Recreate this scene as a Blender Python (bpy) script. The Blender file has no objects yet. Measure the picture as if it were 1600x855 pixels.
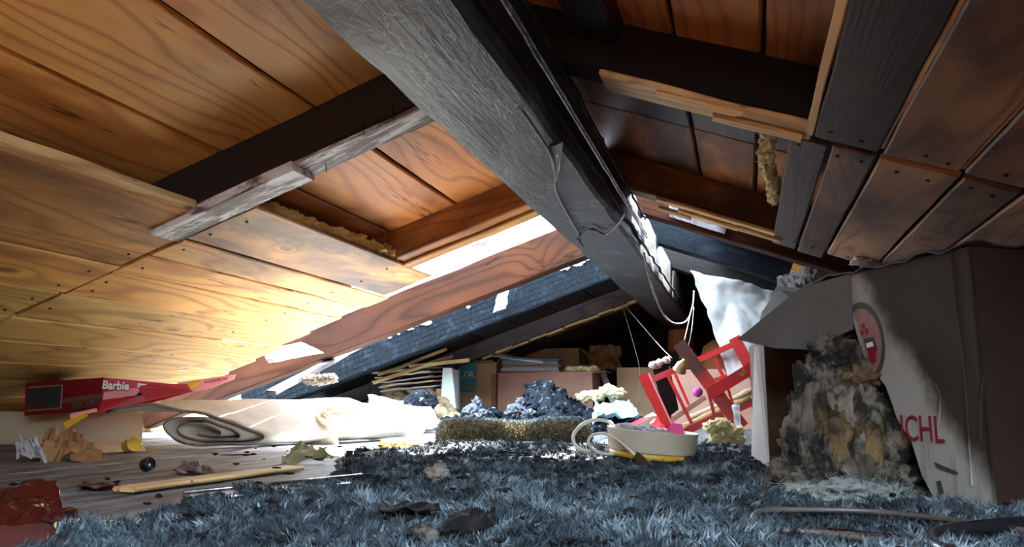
import bpy, bmesh, math, random
import numpy as np
from mathutils import Vector, Matrix, noise
random.seed(7); rng = np.random.default_rng(7)
scene = bpy.context.scene
COL = scene.collection
V = Vector
# ------------------------------------------------------------------ camera
H = 0.22                       # camera height above the attic floor
FPX = 1200.0
CR = V((0.95779229, 0.28746118, 0.0)); CU = V((0.04668327, -0.15554406, 0.98672525)); CF = V((-0.2836452, 0.94507784, 0.16239853))
cd = bpy.data.cameras.new('camera'); cam = bpy.data.objects.new('camera', cd); COL.objects.link(cam)
cd.sensor_width = 36; cd.lens = 36 * FPX / 1600; cd.clip_start = 0.02
cam.matrix_world = Matrix(((CR.x, CU.x, -CF.x, 0), (CR.y, CU.y, -CF.y, 0), (CR.z, CU.z, -CF.z, H), (0, 0, 0, 1)))
scene.camera = cam
# ------------------------------------------------------------------ light
vs = scene.view_settings
vs.view_transform = 'Standard'; vs.look = 'None'; vs.gamma = 1; vs.use_curve_mapping = False
vs.exposure = 2.9
w = bpy.data.worlds.new('sky'); scene.world = w; w.use_nodes = True
bg = w.node_tree.nodes['Background']; bg.inputs[0].default_value = (0.70, 0.85, 1.0, 1); bg.inputs[1].default_value = 3.3
sd = bpy.data.lights.new('sun', 'SUN'); sd.energy = 16; sd.angle = 0.009; sd.color = (1, 0.95, 0.87)
sun = bpy.data.objects.new('sun', sd); COL.objects.link(sun)
sun.rotation_euler = V((-0.30, -0.72, -1.0)).to_track_quat('-Z', 'Y').to_euler(); sun.location = (2, 8, 6)

# ------------------------------------------------------------------ placing helpers
def ray(u, v): return CR * (u - 800) + CU * (427.5 - v) + CF * FPX
C0 = V((0, 0, H))
YO = 0.0
def at(u, v, Y):
    r = ray(u, v); return C0 + r * ((Y + YO) / r.y)
def atx(u, v, x):
    r = ray(u, v); return C0 + r * (x / r.x)
def onz(u, v, z):
    r = ray(u, v); return C0 + r * ((z - H) / r.z)
def fl(u, v): return onz(u, v, 0.0)
XR = -0.6125; TL = 0.335; TR = 0.385; ZT = 1.22
def zl(x): return ZT - TL * (XR - x) if x < XR else ZT - TR * (x - XR)
def sl(u, v, off=0.0, side='L'):
    r = ray(u, v); t = TL if side == 'L' else -TR
    k = (ZT + off - t * XR - H) / (r.z - t * r.x); return C0 + r * k

# ------------------------------------------------------------------ scene helpers
def wm(o):
    m = o.matrix_basis
    return wm(o.parent) @ o.matrix_parent_inverse @ m if o.parent else m.copy()
def adopt(o, p):
    if p is not None:
        o.parent = p; o.matrix_parent_inverse = wm(p).inverted()
def props(o, label=None, cat=None, group=None, kind=None):
    if label: o['label'] = label
    if cat: o['category'] = cat
    if group: o['group'] = group
    if kind: o['kind'] = kind
    return o
def thing(name, loc, label, cat, group=None):
    o = bpy.data.objects.new(name, None); o.location = loc; o.empty_display_size = 0.05; COL.objects.link(o)
    return props(o, label, cat, group)
def link(name, me, mat, parent=None, M=None, smooth=False):
    o = bpy.data.objects.new(name, me); COL.objects.link(o)
    if mat is not None and not me.materials: me.materials.append(mat)
    if smooth: me.polygons.foreach_set('use_smooth', [True] * len(me.polygons))
    if M is not None: o.matrix_basis = M
    adopt(o, parent); return o
def mesh(name, verts, faces):
    me = bpy.data.meshes.new(name); me.from_pydata([tuple(v) for v in verts], [], faces); me.validate(); me.update()
    return me
def recenter(me):
    n = len(me.vertices); a = np.empty(n * 3); me.vertices.foreach_get('co', a); a = a.reshape(-1, 3)
    c = (a.min(0) + a.max(0)) / 2; c[2] = a[:, 2].min()
    me.vertices.foreach_set('co', (a - c).ravel()); me.update(); return V(c)
def put(name, verts, faces, mat, parent=None, smooth=False):
    me = mesh(name, verts, faces); c = recenter(me)
    return link(name, me, mat, parent, Matrix.Translation(c), smooth)
class MB:
    def __init__(s): s.v = []; s.f = []
    def add(s, vs_, fs):
        n = len(s.v); s.v += [V(p) for p in vs_]; s.f += [tuple(i + n for i in q) for q in fs]; return s
    def box(s, c, size, rot=None):
        x, y, z = [k / 2 for k in size]
        P = [V((a, b, d)) for d in (-z, z) for a, b in ((-x, -y), (x, -y), (x, y), (-x, y))]
        if rot is not None: P = [rot @ p for p in P]
        return s.add([p + V(c) for p in P], [(3, 2, 1, 0), (4, 5, 6, 7), (0, 1, 5, 4), (1, 2, 6, 5), (2, 3, 7, 6), (3, 0, 4, 7)])
    def tube(s, pts, r, n=8):
        pts = [V(p) for p in pts]; rs = r if isinstance(r, (list, tuple)) else [r] * len(pts)
        P = []; F = []; up = V((0, 0, 1)); m = len(pts)
        for i, p in enumerate(pts):
            d = (pts[min(i + 1, m - 1)] - pts[max(i - 1, 0)]).normalized()
            a = d.cross(up)
            if a.length < 1e-3: a = d.cross(V((1, 0, 0)))
            a.normalize(); b = d.cross(a).normalized(); up = -b if b.z < 0 else b
            up = a.cross(d)
            for k in range(n):
                t = 2 * math.pi * k / n; P.append(p + (a * math.cos(t) + up * math.sin(t)) * rs[i])
        for i in range(m - 1):
            for k in range(n): F.append((i * n + k, i * n + (k + 1) % n, (i + 1) * n + (k + 1) % n, (i + 1) * n + k))
        F.append(tuple(range(n))[::-1]); F.append(tuple((m - 1) * n + k for k in range(n)))
        return s.add(P, F)
    def poly(s, pts, vec):
        n = len(pts); pts = [V(p) for p in pts]; vec = V(vec)
        return s.add(pts + [p + vec for p in pts], [tuple(range(n)), tuple(range(2 * n - 1, n - 1, -1))] + [((i + 1) % n, i, i + n, (i + 1) % n + n) for i in range(n)])
    def lathe(s, prof, c=(0, 0, 0), n=40, sx=1, sy=1):
        P = []; F = []; m = len(prof)
        for r, z in prof:
            for k in range(n):
                t = 2 * math.pi * k / n; P.append(V((r * sx * math.cos(t), r * sy * math.sin(t), z)) + V(c))
        for i in range(m - 1):
            for k in range(n): F.append((i * n + k, i * n + (k + 1) % n, (i + 1) * n + (k + 1) % n, (i + 1) * n + k))
        return s.add(P, F)
    def build(s, name, mat, parent=None, smooth=False): return put(name, s.v, s.f, mat, parent, smooth)
def smoothpath(pts, k=8):
    pts = [V(p) for p in pts]; out = []
    for i in range(len(pts) - 1):
        p0, p1, p2, p3 = pts[max(i - 1, 0)], pts[i], pts[i + 1], pts[min(i + 2, len(pts) - 1)]
        for j in range(k):
            t = j / k
            out.append(0.5 * ((2 * p1) + (p2 - p0) * t + (2 * p0 - 5 * p1 + 4 * p2 - p3) * t * t + (3 * p1 - p0 - 3 * p2 + p3) * t ** 3))
    return out + [pts[-1]]
def frame(o, xd, yd):
    x = V(xd).normalized(); z = x.cross(V(yd)).normalized(); y = z.cross(x)
    return Matrix(((x.x, y.x, z.x, o[0]), (x.y, y.y, z.y, o[1]), (x.z, y.z, z.z, o[2]), (0, 0, 0, 1)))
def timber(name, wx, wz, L, mat, M, parent=None, nseg=14, jit=0.002, ch=0.005, seed=0, jag=0.0, edge=0.0, bow=0.0):
    """a sawn timber, local y along it, local x its width, local z its depth (origin: middle of its lower face)"""
    h = wx / 2; k = max(1, int(wx / 0.05)); cz = max(1, int(wz / 0.05))
    sec = []
    for i in range(k + 1): sec.append((-h + ch + (wx - 2 * ch) * i / k, 0.0))
    for i in range(cz + 1): sec.append((h, ch + (wz - 2 * ch) * i / cz))
    for i in range(k + 1): sec.append((h - ch - (wx - 2 * ch) * i / k, wz))
    for i in range(cz + 1): sec.append((-h, wz - ch - (wz - 2 * ch) * i / cz))
    n = len(sec); P = []; F = []
    for j in range(nseg + 1):
        t = j / nseg; y = (t - 0.5) * L
        for (x, z) in sec:
            q = V((x * 6 + seed * 3.1, y * 4, z * 6 + seed))
            e = noise.noise(V((y * 5, seed * 7.7, 3 if x > 0 else 9))) * edge if abs(x) > h - 1.1 * ch else 0
            yy = y
            if j in (0, nseg): yy += noise.noise(V((x * 40, z * 10, seed + j))) * jag
            P.append((x + noise.noise(q) * jit + (e if x > 0 else -e), yy, z + noise.noise(q + V((7, 3, 1))) * jit + bow * (1 - (2 * t - 1) ** 2)))
    for j in range(nseg):
        for i in range(n): F.append((j * n + i, (j + 1) * n + i, (j + 1) * n + (i + 1) % n, j * n + (i + 1) % n))
    F.append(tuple(range(n))); F.append(tuple(nseg * n + i for i in range(n))[::-1])
    return link(name, mesh(name, P, F), mat, parent, M)
def slope_M(x, y, off, side):
    t = TL if side == 'L' else -TR
    xs = V((1, 0, t)).normalized(); z = V((-t, 0, 1)).normalized()
    return frame((x, y, zl(x) + off), xs, (0, 1, 0))
def board(name, parent, side, x0, x1, y0, y1, off, th, mat, tilt=0.0, **kw):
    xm = (x0 + x1) / 2; t = TL if side == 'L' else -TR
    wdt = abs(x1 - x0) * math.sqrt(1 + t * t)
    M = slope_M(xm, (y0 + y1) / 2, off, side)
    if tilt: M = M @ Matrix.Rotation(tilt, 4, 'X')
    return timber(name, wdt, th, y1 - y0, mat, M, parent, **kw)
def rafter_M(x0, x1, y, off, side):
    """frame of a timber running down the slope from x0 to x1 with its middle at y"""
    xm = (x0 + x1) / 2; t = TL if side == 'L' else -TR
    yd = V((1, 0, t)).normalized()
    return frame((xm, y, zl(xm) + off), (0, -1, 0), yd), abs(x1 - x0) * math.sqrt(1 + t * t)
def setp(o, **k):
    for a, b in k.items(): o[a] = float(b)
    return o
def blob_mb(mb, c, r, amp, freq, seed, sub=4, rot=None):
    bm = bmesh.new(); bmesh.ops.create_icosphere(bm, subdivisions=sub, radius=1)
    P = []
    for v in bm.verts:
        d = v.co.normalized(); q = d * freq + V((seed * 5.3, seed * 1.7, seed))
        k = 1 + amp * (noise.noise(q) + 0.5 * noise.noise(q * 2.3) + 0.28 * noise.noise(q * 5.1) + 0.16 * noise.noise(q * 11))
        p = V((d.x * r[0], d.y * r[1], d.z * r[2])) * k
        if rot is not None: p = rot @ p
        P.append(p + V(c))
    F = [tuple(l.index for l in f.verts) for f in bm.faces]; bm.free()
    mb.add(P, F); return mb
def fibres_mb(mb, pts, n, length, width, seed=0):
    R = random.Random(seed)
    for _ in range(n):
        c = pts[R.randrange(len(pts))]
        d = V((R.gauss(0, 1), R.gauss(0, 1), R.gauss(0, 0.8))).normalized() * length * R.uniform(.4, 1.3)
        e = V((R.gauss(0, 1), R.gauss(0, 1), R.gauss(0, 1))).normalized() * length * .35
        s_ = d.cross(V((R.random(), R.random(), R.random() + .1))).normalized() * width
        mb.add([c - d * .5 - s_, c - d * .5 + s_, c + e + s_, c + e - s_, c + d * .5 + s_ * .5, c + d * .5 - s_ * .5], [(0, 1, 2, 3), (3, 2, 4, 5)])
    return mb
def fluff(name, blobs, mat, parent=None, amp=.45, freq=2.2, nf=600, fl_=.03, seed=1, sub=4):
    mb = MB()
    for i, (c, r) in enumerate(blobs): blob_mb(mb, c, r if isinstance(r, (tuple, list)) else (r, r, r), amp, freq, seed + i * 1.37, sub)
    fibres_mb(mb, list(mb.v), nf, fl_, .0007, seed)
    return mb.build(name, mat, parent, True)
def sheet(name, o, a, b, nu, nv, amp, freq, seed, mat, parent=None, th=0.0015, shape=None, smooth=False, ridged=True):
    """a crumpled sheet spanned by vectors a, b from o"""
    o, a, b = V(o), V(a), V(b); n = a.cross(b).normalized(); P = []; F = []
    for j in range(nv + 1):
        for i in range(nu + 1):
            s_, t_ = i / nu, j / nv; p = o + a * s_ + b * t_
            q = p * freq + V((seed * 3.3, seed, seed * 2.1))
            h = noise.noise(q); h2 = noise.noise(q * 2.3 + V((5, 1, 2)))
            if ridged: h = 1 - 2 * abs(h) * 1.6; h2 = 1 - 2 * abs(h2) * 1.6
            d = n * amp * (h + .5 * h2) + a.normalized() * amp * .5 * noise.noise(q + V((9, 9, 9)))
            if shape: d = d + V(shape(s_, t_))
            P.append(p + d)
    for j in range(nv):
        for i in range(nu): F.append((j * (nu + 1) + i, j * (nu + 1) + i + 1, (j + 1) * (nu + 1) + i + 1, (j + 1) * (nu + 1) + i))
    ob = put(name, P, F, mat, parent, smooth)
    if th: m = ob.modifiers.new('thickness', 'SOLIDIFY'); m.thickness = th; m.offset = 0
    return ob
def text_mesh(s, size=0.05, ext=0.0006, bold=0.0):
    cu = bpy.data.curves.new('t', 'FONT'); cu.body = s; cu.size = size; cu.extrude = ext; cu.offset = bold; cu.align_x = 'CENTER'; cu.align_y = 'CENTER'; cu.resolution_u = 3
    ob = bpy.data.objects.new('t', cu); COL.objects.link(ob)
    dg = bpy.context.evaluated_depsgraph_get(); me = bpy.data.meshes.new_from_object(ob.evaluated_get(dg))
    bpy.data.objects.remove(ob); bpy.data.curves.remove(cu); me.materials.clear(); return me
def lettering(s, c, xd, yd, size, mat, parent, bold=0.0, sx=1.0, name='lettering'):
    M = frame(c, xd, yd) @ Matrix.Diagonal((sx, 1, 1, 1))
    return link(name, text_mesh(s, size, .0006, bold), mat, parent, M)

# ------------------------------------------------------------------ materials
class NT:
    def __init__(s, name, rough=.8, spec=.3):
        s.m = bpy.data.materials.new(name); s.m.use_nodes = True; s.t = s.m.node_tree; s.b = s.t.nodes['Principled BSDF']
        s.b.inputs['Roughness'].default_value = rough; s.b.inputs['Specular IOR Level'].default_value = spec
    def n(s, typ, **k):
        o = s.t.nodes.new(typ)
        for a, b in k.items():
            if a in o.bl_rna.properties: setattr(o, a, b)
            else: o.inputs[a].default_value = b
        return o
    def l(s, a, b): s.t.links.new(a, b)
    def math(s, op, a, b=0.0, c=0.0):
        o = s.n('ShaderNodeMath', operation=op)
        for i, x in enumerate((a, b, c)):
            if hasattr(x, 'links'): s.l(x, o.inputs[i])
            else: o.inputs[i].default_value = x
        return o.outputs[0]
    def mix(s, f, a, b, mode='MIX'):
        o = s.n('ShaderNodeMix', data_type='RGBA', blend_type=mode)
        for i, x in ((0, f), (6, a), (7, b)):
            if hasattr(x, 'links'): s.l(x, o.inputs[i])
            else: o.inputs[i].default_value = x if i == 0 else (*x, 1)[:4]
        return o.outputs[2]
    def ramp(s, f, stops):
        o = s.n('ShaderNodeValToRGB'); r = o.color_ramp
        while len(r.elements) < len(stops): r.elements.new(.5)
        for e, (p, c) in zip(r.elements, stops): e.position = p; e.color = (*c, 1) if not isinstance(c, float) else (c, c, c, 1)
        s.l(f, o.inputs[0]); return o.outputs[0]
    def step(s, f, lo, hi):
        o = s.n('ShaderNodeMapRange', interpolation_type='SMOOTHSTEP'); o.inputs[1].default_value = lo; o.inputs[2].default_value = hi
        s.l(f, o.inputs[0]); return o.outputs[0]
    def coords(s, scale=(1, 1, 1), rnd=True):
        tc = s.n('ShaderNodeTexCoord').outputs['Object']
        if rnd:
            oi = s.n('ShaderNodeObjectInfo').outputs['Random']
            cx = s.n('ShaderNodeCombineXYZ'); r = s.math('MULTIPLY', oi, 37.0)
            for i in range(3): s.l(r, cx.inputs[i])
            va = s.n('ShaderNodeVectorMath', operation='ADD'); s.l(tc, va.inputs[0]); s.l(cx.outputs[0], va.inputs[1]); tc = va.outputs[0]
        return tc
    def scl(s, v, scale):
        o = s.n('ShaderNodeVectorMath', operation='MULTIPLY'); s.l(v, o.inputs[0]); o.inputs[1].default_value = scale; return o.outputs[0]
    def noise(s, v, scale=5, detail=4, rough=.55, dist=0):
        o = s.n('ShaderNodeTexNoise'); s.l(v, o.inputs['Vector']); o.inputs['Scale'].default_value = scale; o.inputs['Detail'].default_value = detail
        o.inputs['Roughness'].default_value = rough; o.inputs['Distortion'].default_value = dist; return o.outputs[0]
    def bump(s, h, strength=.4, dist=.01):
        o = s.n('ShaderNodeBump'); o.inputs['Strength'].default_value = strength; o.inputs['Distance'].default_value = dist; s.l(h, o.inputs['Height']); s.l(o.outputs[0], s.b.inputs['Normal'])
    def attr(s, name):
        o = s.n('ShaderNodeAttribute', attribute_type='OBJECT', attribute_name=name); return o.outputs['Fac']
    def col(s, c): s.l(c, s.b.inputs['Base Color'])

def wood(name, light, mid, dark, sootcol=(.012, .010, .009), rough=.6, knots=.7, soot_scale=1.4, ash=None, bumpk=.35, spec=.3):
    N = NT(name, rough, spec); p = N.coords()
    vo = N.n('ShaderNodeTexVoronoi', feature='F1'); N.l(N.scl(p, (3.0, 1.15, .01)), vo.inputs['Vector']); vo.inputs['Scale'].default_value = 1.5; vo.inputs['Randomness'].default_value = 1
    kd = vo.outputs['Distance']
    pull = N.math('DIVIDE', .12, N.math('ADD', kd, .06))
    warp = N.noise(N.scl(p, (2.2, .38, 2.2)), 1.2, 2, .5)
    sx = N.n('ShaderNodeSeparateXYZ'); N.l(p, sx.inputs[0])
    ph = N.math('ADD', N.math('MULTIPLY', sx.outputs[0], 80), N.math('ADD', N.math('MULTIPLY', warp, 75), N.math('MULTIPLY', pull, 16)))
    ph = N.math('ADD', ph, N.math('MULTIPLY', sx.outputs[2], 60))
    rings = N.math('POWER', N.math('ADD', N.math('MULTIPLY', N.math('SINE', ph), .5), .5), 4.0)
    fib = N.noise(N.scl(p, (160, 3.5, 160)), 1, 3, .6)
    tone = N.noise(N.scl(p, (2.5, 1.0, 2.5)), 1.3, 3, .55)
    c = N.mix(N.step(tone, .3, .72), light, mid)
    c = N.mix(N.math('MULTIPLY', rings, .62), c, dark)
    c = N.mix(N.math('MULTIPLY', N.step(fib, .45, .8), .2), c, dark)
    if knots:
        ks = N.noise(N.scl(p, (1, 1, 1)), 9, 2)
        kn = N.step(N.math('ADD', kd, N.math('MULTIPLY', ks, .03)), .115, .06)
        c = N.mix(N.math('MULTIPLY', kn, knots), c, tuple(x * .28 for x in dark))
    ck = N.math('ABSOLUTE', N.math('SUBTRACT', N.noise(N.scl(p, (11, .55, 11)), 1.3, 3, .6, .2), .5))
    ckm = N.math('MULTIPLY', N.step(ck, .010, .002), N.step(N.noise(N.scl(p, (2, 1.2, 2)), 1.7, 2), .52, .6))
    c = N.mix(N.math('MULTIPLY', ckm, .8), c, tuple(x * .2 for x in dark))
    # soot: its amount is set board by board
    sn = N.noise(N.scl(p, (2.4, 1.0, 2.4)), soot_scale, 4, .6, .3)
    sa = N.attr('soot')
    sf = N.step(N.math('ADD', sn, N.math('SUBTRACT', sa, .95)), -.1, .32)
    thin = N.math('MULTIPLY', N.step(N.math('ADD', sn, N.math('SUBTRACT', sa, .72)), -.12, .35), .72)
    c = N.mix(thin, c, tuple(.25 * a + b for a, b in zip(dark, (.012, .006, .004))))
    c = N.mix(N.math('MULTIPLY', sf, .93), c, sootcol)
    if ash:
        an = N.noise(N.scl(p, (9, 2.2, 9)), 2.2, 6, .7, .4)
        c = N.mix(N.step(an, .42, .58), c, ash)
    N.col(c)
    N.bump(N.math('ADD', N.math('MULTIPLY', rings, .35), N.math('MULTIPLY', fib, .8)), bumpk, .004)
    return N.m
def mottled(name, a, b, scale=8, rough=.8, bumpk=.3, bdist=.006, c3=None, c3t=(.6, .72), spec=.3, stretch=(1, 1, 1), detail=5, sheen=0, trans=0):
    N = NT(name, rough, spec); p = N.scl(N.coords(), stretch)
    n1 = N.noise(p, scale, detail, .6); c = N.mix(N.step(n1, .35, .68), a, b)
    if c3: c = N.mix(N.step(N.noise(p, scale * 2.3, 4, .6, .3), *c3t), c, c3)
    N.col(c)
    if bumpk: N.bump(N.noise(p, scale * 3, 5, .65), bumpk, bdist)
    if sheen: N.b.inputs['Sheen Weight'].default_value = sheen
    if trans:
        N.b.inputs['Transmission Weight'].default_value = 0
        tr = N.n('ShaderNodeBsdfTranslucent'); N.l(c, tr.inputs[0]); mx = N.n('ShaderNodeMixShader'); mx.inputs[0].default_value = trans
        N.l(N.b.outputs[0], mx.inputs[1]); N.l(tr.outputs[0], mx.inputs[2]); N.l(mx.outputs[0], N.t.nodes['Material Output'].inputs[0])
    return N.m
def charred(name, base=(.018, .018, .02), pale=(.10, .105, .11), crack=18, ckw=.0, stretch=(1, .45, 1), rough=.5, palet=(.5, .75), spec=.45, wisp=0):
    N = NT(name, rough, spec); p = N.coords()
    vo = N.n('ShaderNodeTexVoronoi', feature='DISTANCE_TO_EDGE'); N.l(N.scl(p, stretch), vo.inputs['Vector']); vo.inputs['Scale'].default_value = crack
    ck = N.step(vo.outputs['Distance'], .0, .07)
    n1 = N.noise(N.scl(p, (3.5, 1.2, 3.5)), 3.2, 6, .68, .6); n2 = N.noise(N.scl(p, (60, 5, 60)), 1, 4, .6)
    c = N.mix(N.step(n1, *palet), base, pale)
    c = N.mix(N.math('MULTIPLY', N.step(n2, .5, .8), .5), c, tuple(x * .35 for x in base))
    if wisp:
        wv_ = N.math('ABSOLUTE', N.math('SUBTRACT', N.noise(N.scl(p, (4, 2.2, 4)), 2.6, 4, .55, 1.2), .5)); wm_ = N.step(N.noise(N.scl(p, (3, 2, 3)), 2.2, 3, .5), .50, .60)
        c = N.mix(N.math('MULTIPLY', N.math('MULTIPLY', N.step(wv_, .016, .003), wm_), .9), c, (wisp, wisp * 1.03, wisp))
        kk = N.n('ShaderNodeTexVoronoi', feature='F1'); N.l(N.scl(p, (2.4, 1.5, .01)), kk.inputs['Vector']); kk.inputs['Scale'].default_value = 1.6
        c = N.mix(N.step(kk.outputs['Distance'], .11, .03), c, (.004, .004, .004))
    N.col(c)
    N.bump(N.math('ADD', N.math('MULTIPLY', ck, ckw), N.math('ADD', n1, N.math('MULTIPLY', n2, .4))), .5, .012)
    return N.m

pine = wood('pine lining', (.80, .44, .12), (.68, .32, .078), (.36, .13, .028))
pine_pale = wood('pale pine lining', (.58, .37, .115), (.48, .275, .072), (.27, .12, .03), knots=.6)
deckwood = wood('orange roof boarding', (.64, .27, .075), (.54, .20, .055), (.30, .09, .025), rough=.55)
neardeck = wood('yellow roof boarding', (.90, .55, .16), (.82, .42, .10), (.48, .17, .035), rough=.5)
brownwood = wood('smoked brown lining', (.44, .235, .115), (.33, .17, .08), (.11, .05, .024), rough=.5, spec=.4)
raftwood = wood('red brown rafter', (.26, .092, .04), (.17, .055, .024), (.07, .022, .012))
ashwood = wood('ash whitened rafter', (.20, .15, .12), (.13, .09, .07), (.05, .04, .035), ash=(.74, .74, .73), knots=.2)
orangeraft = wood('scorched orange rafter', (.062, .021, .009), (.038, .015, .010), (.015, .006, .004), knots=.3, spec=.04)
purplewood = wood('weathered grey rafter', (.115, .095, .10), (.08, .066, .072), (.033, .027, .03))
freshwood = wood('freshly split wood', (.72, .50, .24), (.60, .38, .16), (.36, .19, .07), knots=.1)
floorwood = wood('ash covered floorboard', (.10, .10, .103), (.06, .06, .063), (.024, .024, .025), ash=(.155, .158, .162))
char = charred('smooth char', (.0055, .0055, .006), pale=(.030, .031, .031), palet=(.5, .85), wisp=.13)
charblue = charred('blocky char', (.006, .008, .011), (.017, .024, .033), 30, .5, (1, .6, 1), .8, spec=.05)
soot = charred('black soot', (.005, .004, .0035), (.011, .009, .008), 14, rough=.7, palet=(.55, .9), spec=.15)
# ------------------------------------------------------------------ the setting
fo = bpy.data.objects.new('floor', mesh('floor', [(-4.6, -2.5, -.03), (2.9, -2.5, -.03), (2.9, 9.2, -.03), (-4.6, 9.2, -.03)], [(0, 1, 2, 3)])); COL.objects.link(fo)
fo.data.materials.append(mottled('subfloor', (.05, .045, .04), (.09, .08, .075))); fo['kind'] = 'structure'
xs = -4.4; i = 0
while xs < 2.6:
    wd = .19
    for (ya, yb, fm) in ((-2.4, .42, raftwood), (.425, 9.1, floorwood)):  # unseen boards behind the camera, coloured to set the bounce onto the ceiling
        setp(timber('plank', wd - .006, .026, yb - ya, fm, Matrix.Translation((xs + wd / 2, (ya + yb) / 2, -.0275 + .001 * (i % 3))), fo, nseg=10, jit=.002, seed=i), soot=.2 + .2 * random.random())
    xs += wd; i += 1
ce = bpy.data.objects.new('ceiling', None); COL.objects.link(ce); ce['kind'] = 'structure'
sd_ = 0
def lin(side, x0, x1, y0, y1, mat, s=.2, off=-.02, th=.02, **k):
    global sd_; sd_ += 1
    k.setdefault('edge', .003); k.setdefault('jit', .0015)
    return setp(board('plank', ce, side, x0 + .0045, x1 - .0045, y0, y1, off + random.uniform(-.002, .002), th, mat, seed=sd_, jag=.012, **k), soot=s)
# left lining, nearer bay and farther bay
e = [-1.72, -2.13, -2.38, -2.62, -2.85, -3.08, -3.32, -3.56, -3.8, -4.0]
for a, (x1, x0) in enumerate(zip(e, e[1:])): lin('L', x0, x1, -2.4, 2.19 + .012 * (a % 2), pine if a < 2 else pine_pale, (.36, .18, .12)[a] if a < 3 else .1)
e = [-1.58, -1.87, -2.02, -2.17, -2.40, -2.62, -2.84, -3.06, -3.28, -3.5, -3.75, -4.0]; ends = [3.78, 3.86, 3.80, 3.88, 3.94, 4.0, 4.05, 4.1, 4.05, 4.1, 4.1]
for a, (x1, x0) in enumerate(zip(e, e[1:])): lin('L', x0, x1, 2.215, ends[a], (pine if a < 4 else pine_pale), (.52, .34, .22, .2)[a] if a < 4 else .1)
setp(board('rough_edge', ce, 'L', -1.735, -1.70, -2.4, 2.19, -.012, .03, freshwood, seed=77, edge=.008, jit=.004, nseg=60), soot=.15)
# left roof boarding
dk = [-.60, -.93, -1.285, -1.63, -1.98, -2.33, -2.68, -3.03, -3.38, -3.73, -4.1]
for (x1, x0) in zip(dk, dk[1:]):
    for (y0, y1) in ((-2.4, 2.12), (2.13, 3.56)):
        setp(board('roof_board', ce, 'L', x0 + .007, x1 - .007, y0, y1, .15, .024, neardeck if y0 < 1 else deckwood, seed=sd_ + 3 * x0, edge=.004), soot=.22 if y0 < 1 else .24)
    setp(board('roof_board', ce, 'L', x0 + .004, x1 - .004, 5.66, 9.1, .15, .024, raftwood, seed=3 * x0, edge=.004), soot=.75)
felt = mottled('roofing felt', (.02, .02, .02), (.035, .033, .03), 6)
def felting(side, x0, x1, y0, y1):
    t = TL if side == 'L' else -TR; n = V((-t, 0, 1)).normalized() * .006
    z0, z1 = zl(x0) + .192, zl(x1) + .192
    MB().poly([(x0, y0, z0), (x1, y0, z1), (x1, y1, z1), (x0, y1, z0)], n).build('roofing_felt', felt, ce)
felting('L', -4.12, -.6125, -2.4, 3.57); felting('L', -4.12, -.6125, 5.66, 9.2)
felting('R', 1.10, 2.62, -2.4, 3.51); felting('R', -.6125, 1.10, .55, 3.51); felting('R', -.6125, 1.10, -2.4, -1.4); felting('R', -.138, 2.62, 3.512, 9.2); felting('R', -.6125, -.14, 5.9, 9.2)  # right slope left open behind the camera, a hole added to admit skylight
# right lining, nearer bay and farther bay
e = [.195, .352, .525, .70, .88, 1.06, 1.24, 1.42, 1.62, 1.82, 2.02, 2.22, 2.5]; sv = [.74, .42, .39, .40]
for a, (x0, x1) in enumerate(zip(e, e[1:])):
    lin('R', x0, x1, .55 if x0 < 1.0 else -2.4, 2.03, brownwood, sv[a] if a < 4 else .4)
    if a: setp(board('tongue', ce, 'R', x0 - .006, x0 + .006, .55, 2.02, -.012, .012, freshwood, seed=a, edge=.003, ch=.002), soot=.2)
setp(board('tongue', ce, 'R', .178, .196, .55, 2.025, -.022, .02, freshwood, seed=33, edge=.003, ch=.002), soot=.1)
e = [.14, .243, .352, .535, .665, .80, .94, 1.12, 1.3, 1.5, 1.7, 1.9, 2.1, 2.3, 2.5]; sv = [.98, .58, .34, .46, .28]; ends = [3.52, 3.55, 3.42, 3.44, 3.48]
for a, (x0, x1) in enumerate(zip(e, e[1:])): lin('R', x0, x1, 2.075, ends[a] if a < 5 else 3.5, brownwood, sv[a] if a < 5 else .4)
# right roof boarding
dk = [-.60, -.14, .08, .42, .76, 1.1, 1.45, 1.8, 2.15, 2.6]
for a, (x0, x1) in enumerate(zip(dk, dk[1:])):
    setp(board('roof_board', ce, 'R', x0 + .006, x1 - .006, .55 if x0 < 1.0 else -2.4, 2.06, .15, .024, deckwood, seed=50 + a, edge=.004), soot=.35)
    for k, (y0, y1) in enumerate(((2.07, 2.72), (2.73, 3.5))):
        setp(board('roof_board', ce, 'R', x0 + .005, x1 - .005, y0, y1, .15, .024, brownwood if k == 0 else deckwood, seed=70 + a, edge=.004), soot=.75 if k == 0 else .55)
    if x0 > -.2: setp(board('roof_board', ce, 'R', x0 + .005, x1 - .005, 3.51, 9.1, .15, .024, raftwood, seed=90 + a), soot=.7)
    else: setp(board('roof_board', ce, 'R', x0 + .005, x1 - .005, 5.9, 9.1, .15, .024, raftwood, seed=90 + a), soot=.7)
# torn lining and boarding of the far bay
e = [-.80, -1.1, -1.45, -1.8, -2.15, -2.5, -2.9, -3.3, -3.7]
for a, (x1, x0) in enumerate(zip(e, e[1:])): lin('L', x0, x1, 7.06 + .05 * (a % 3), 9.1, raftwood, .6, jit=.004)
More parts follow.
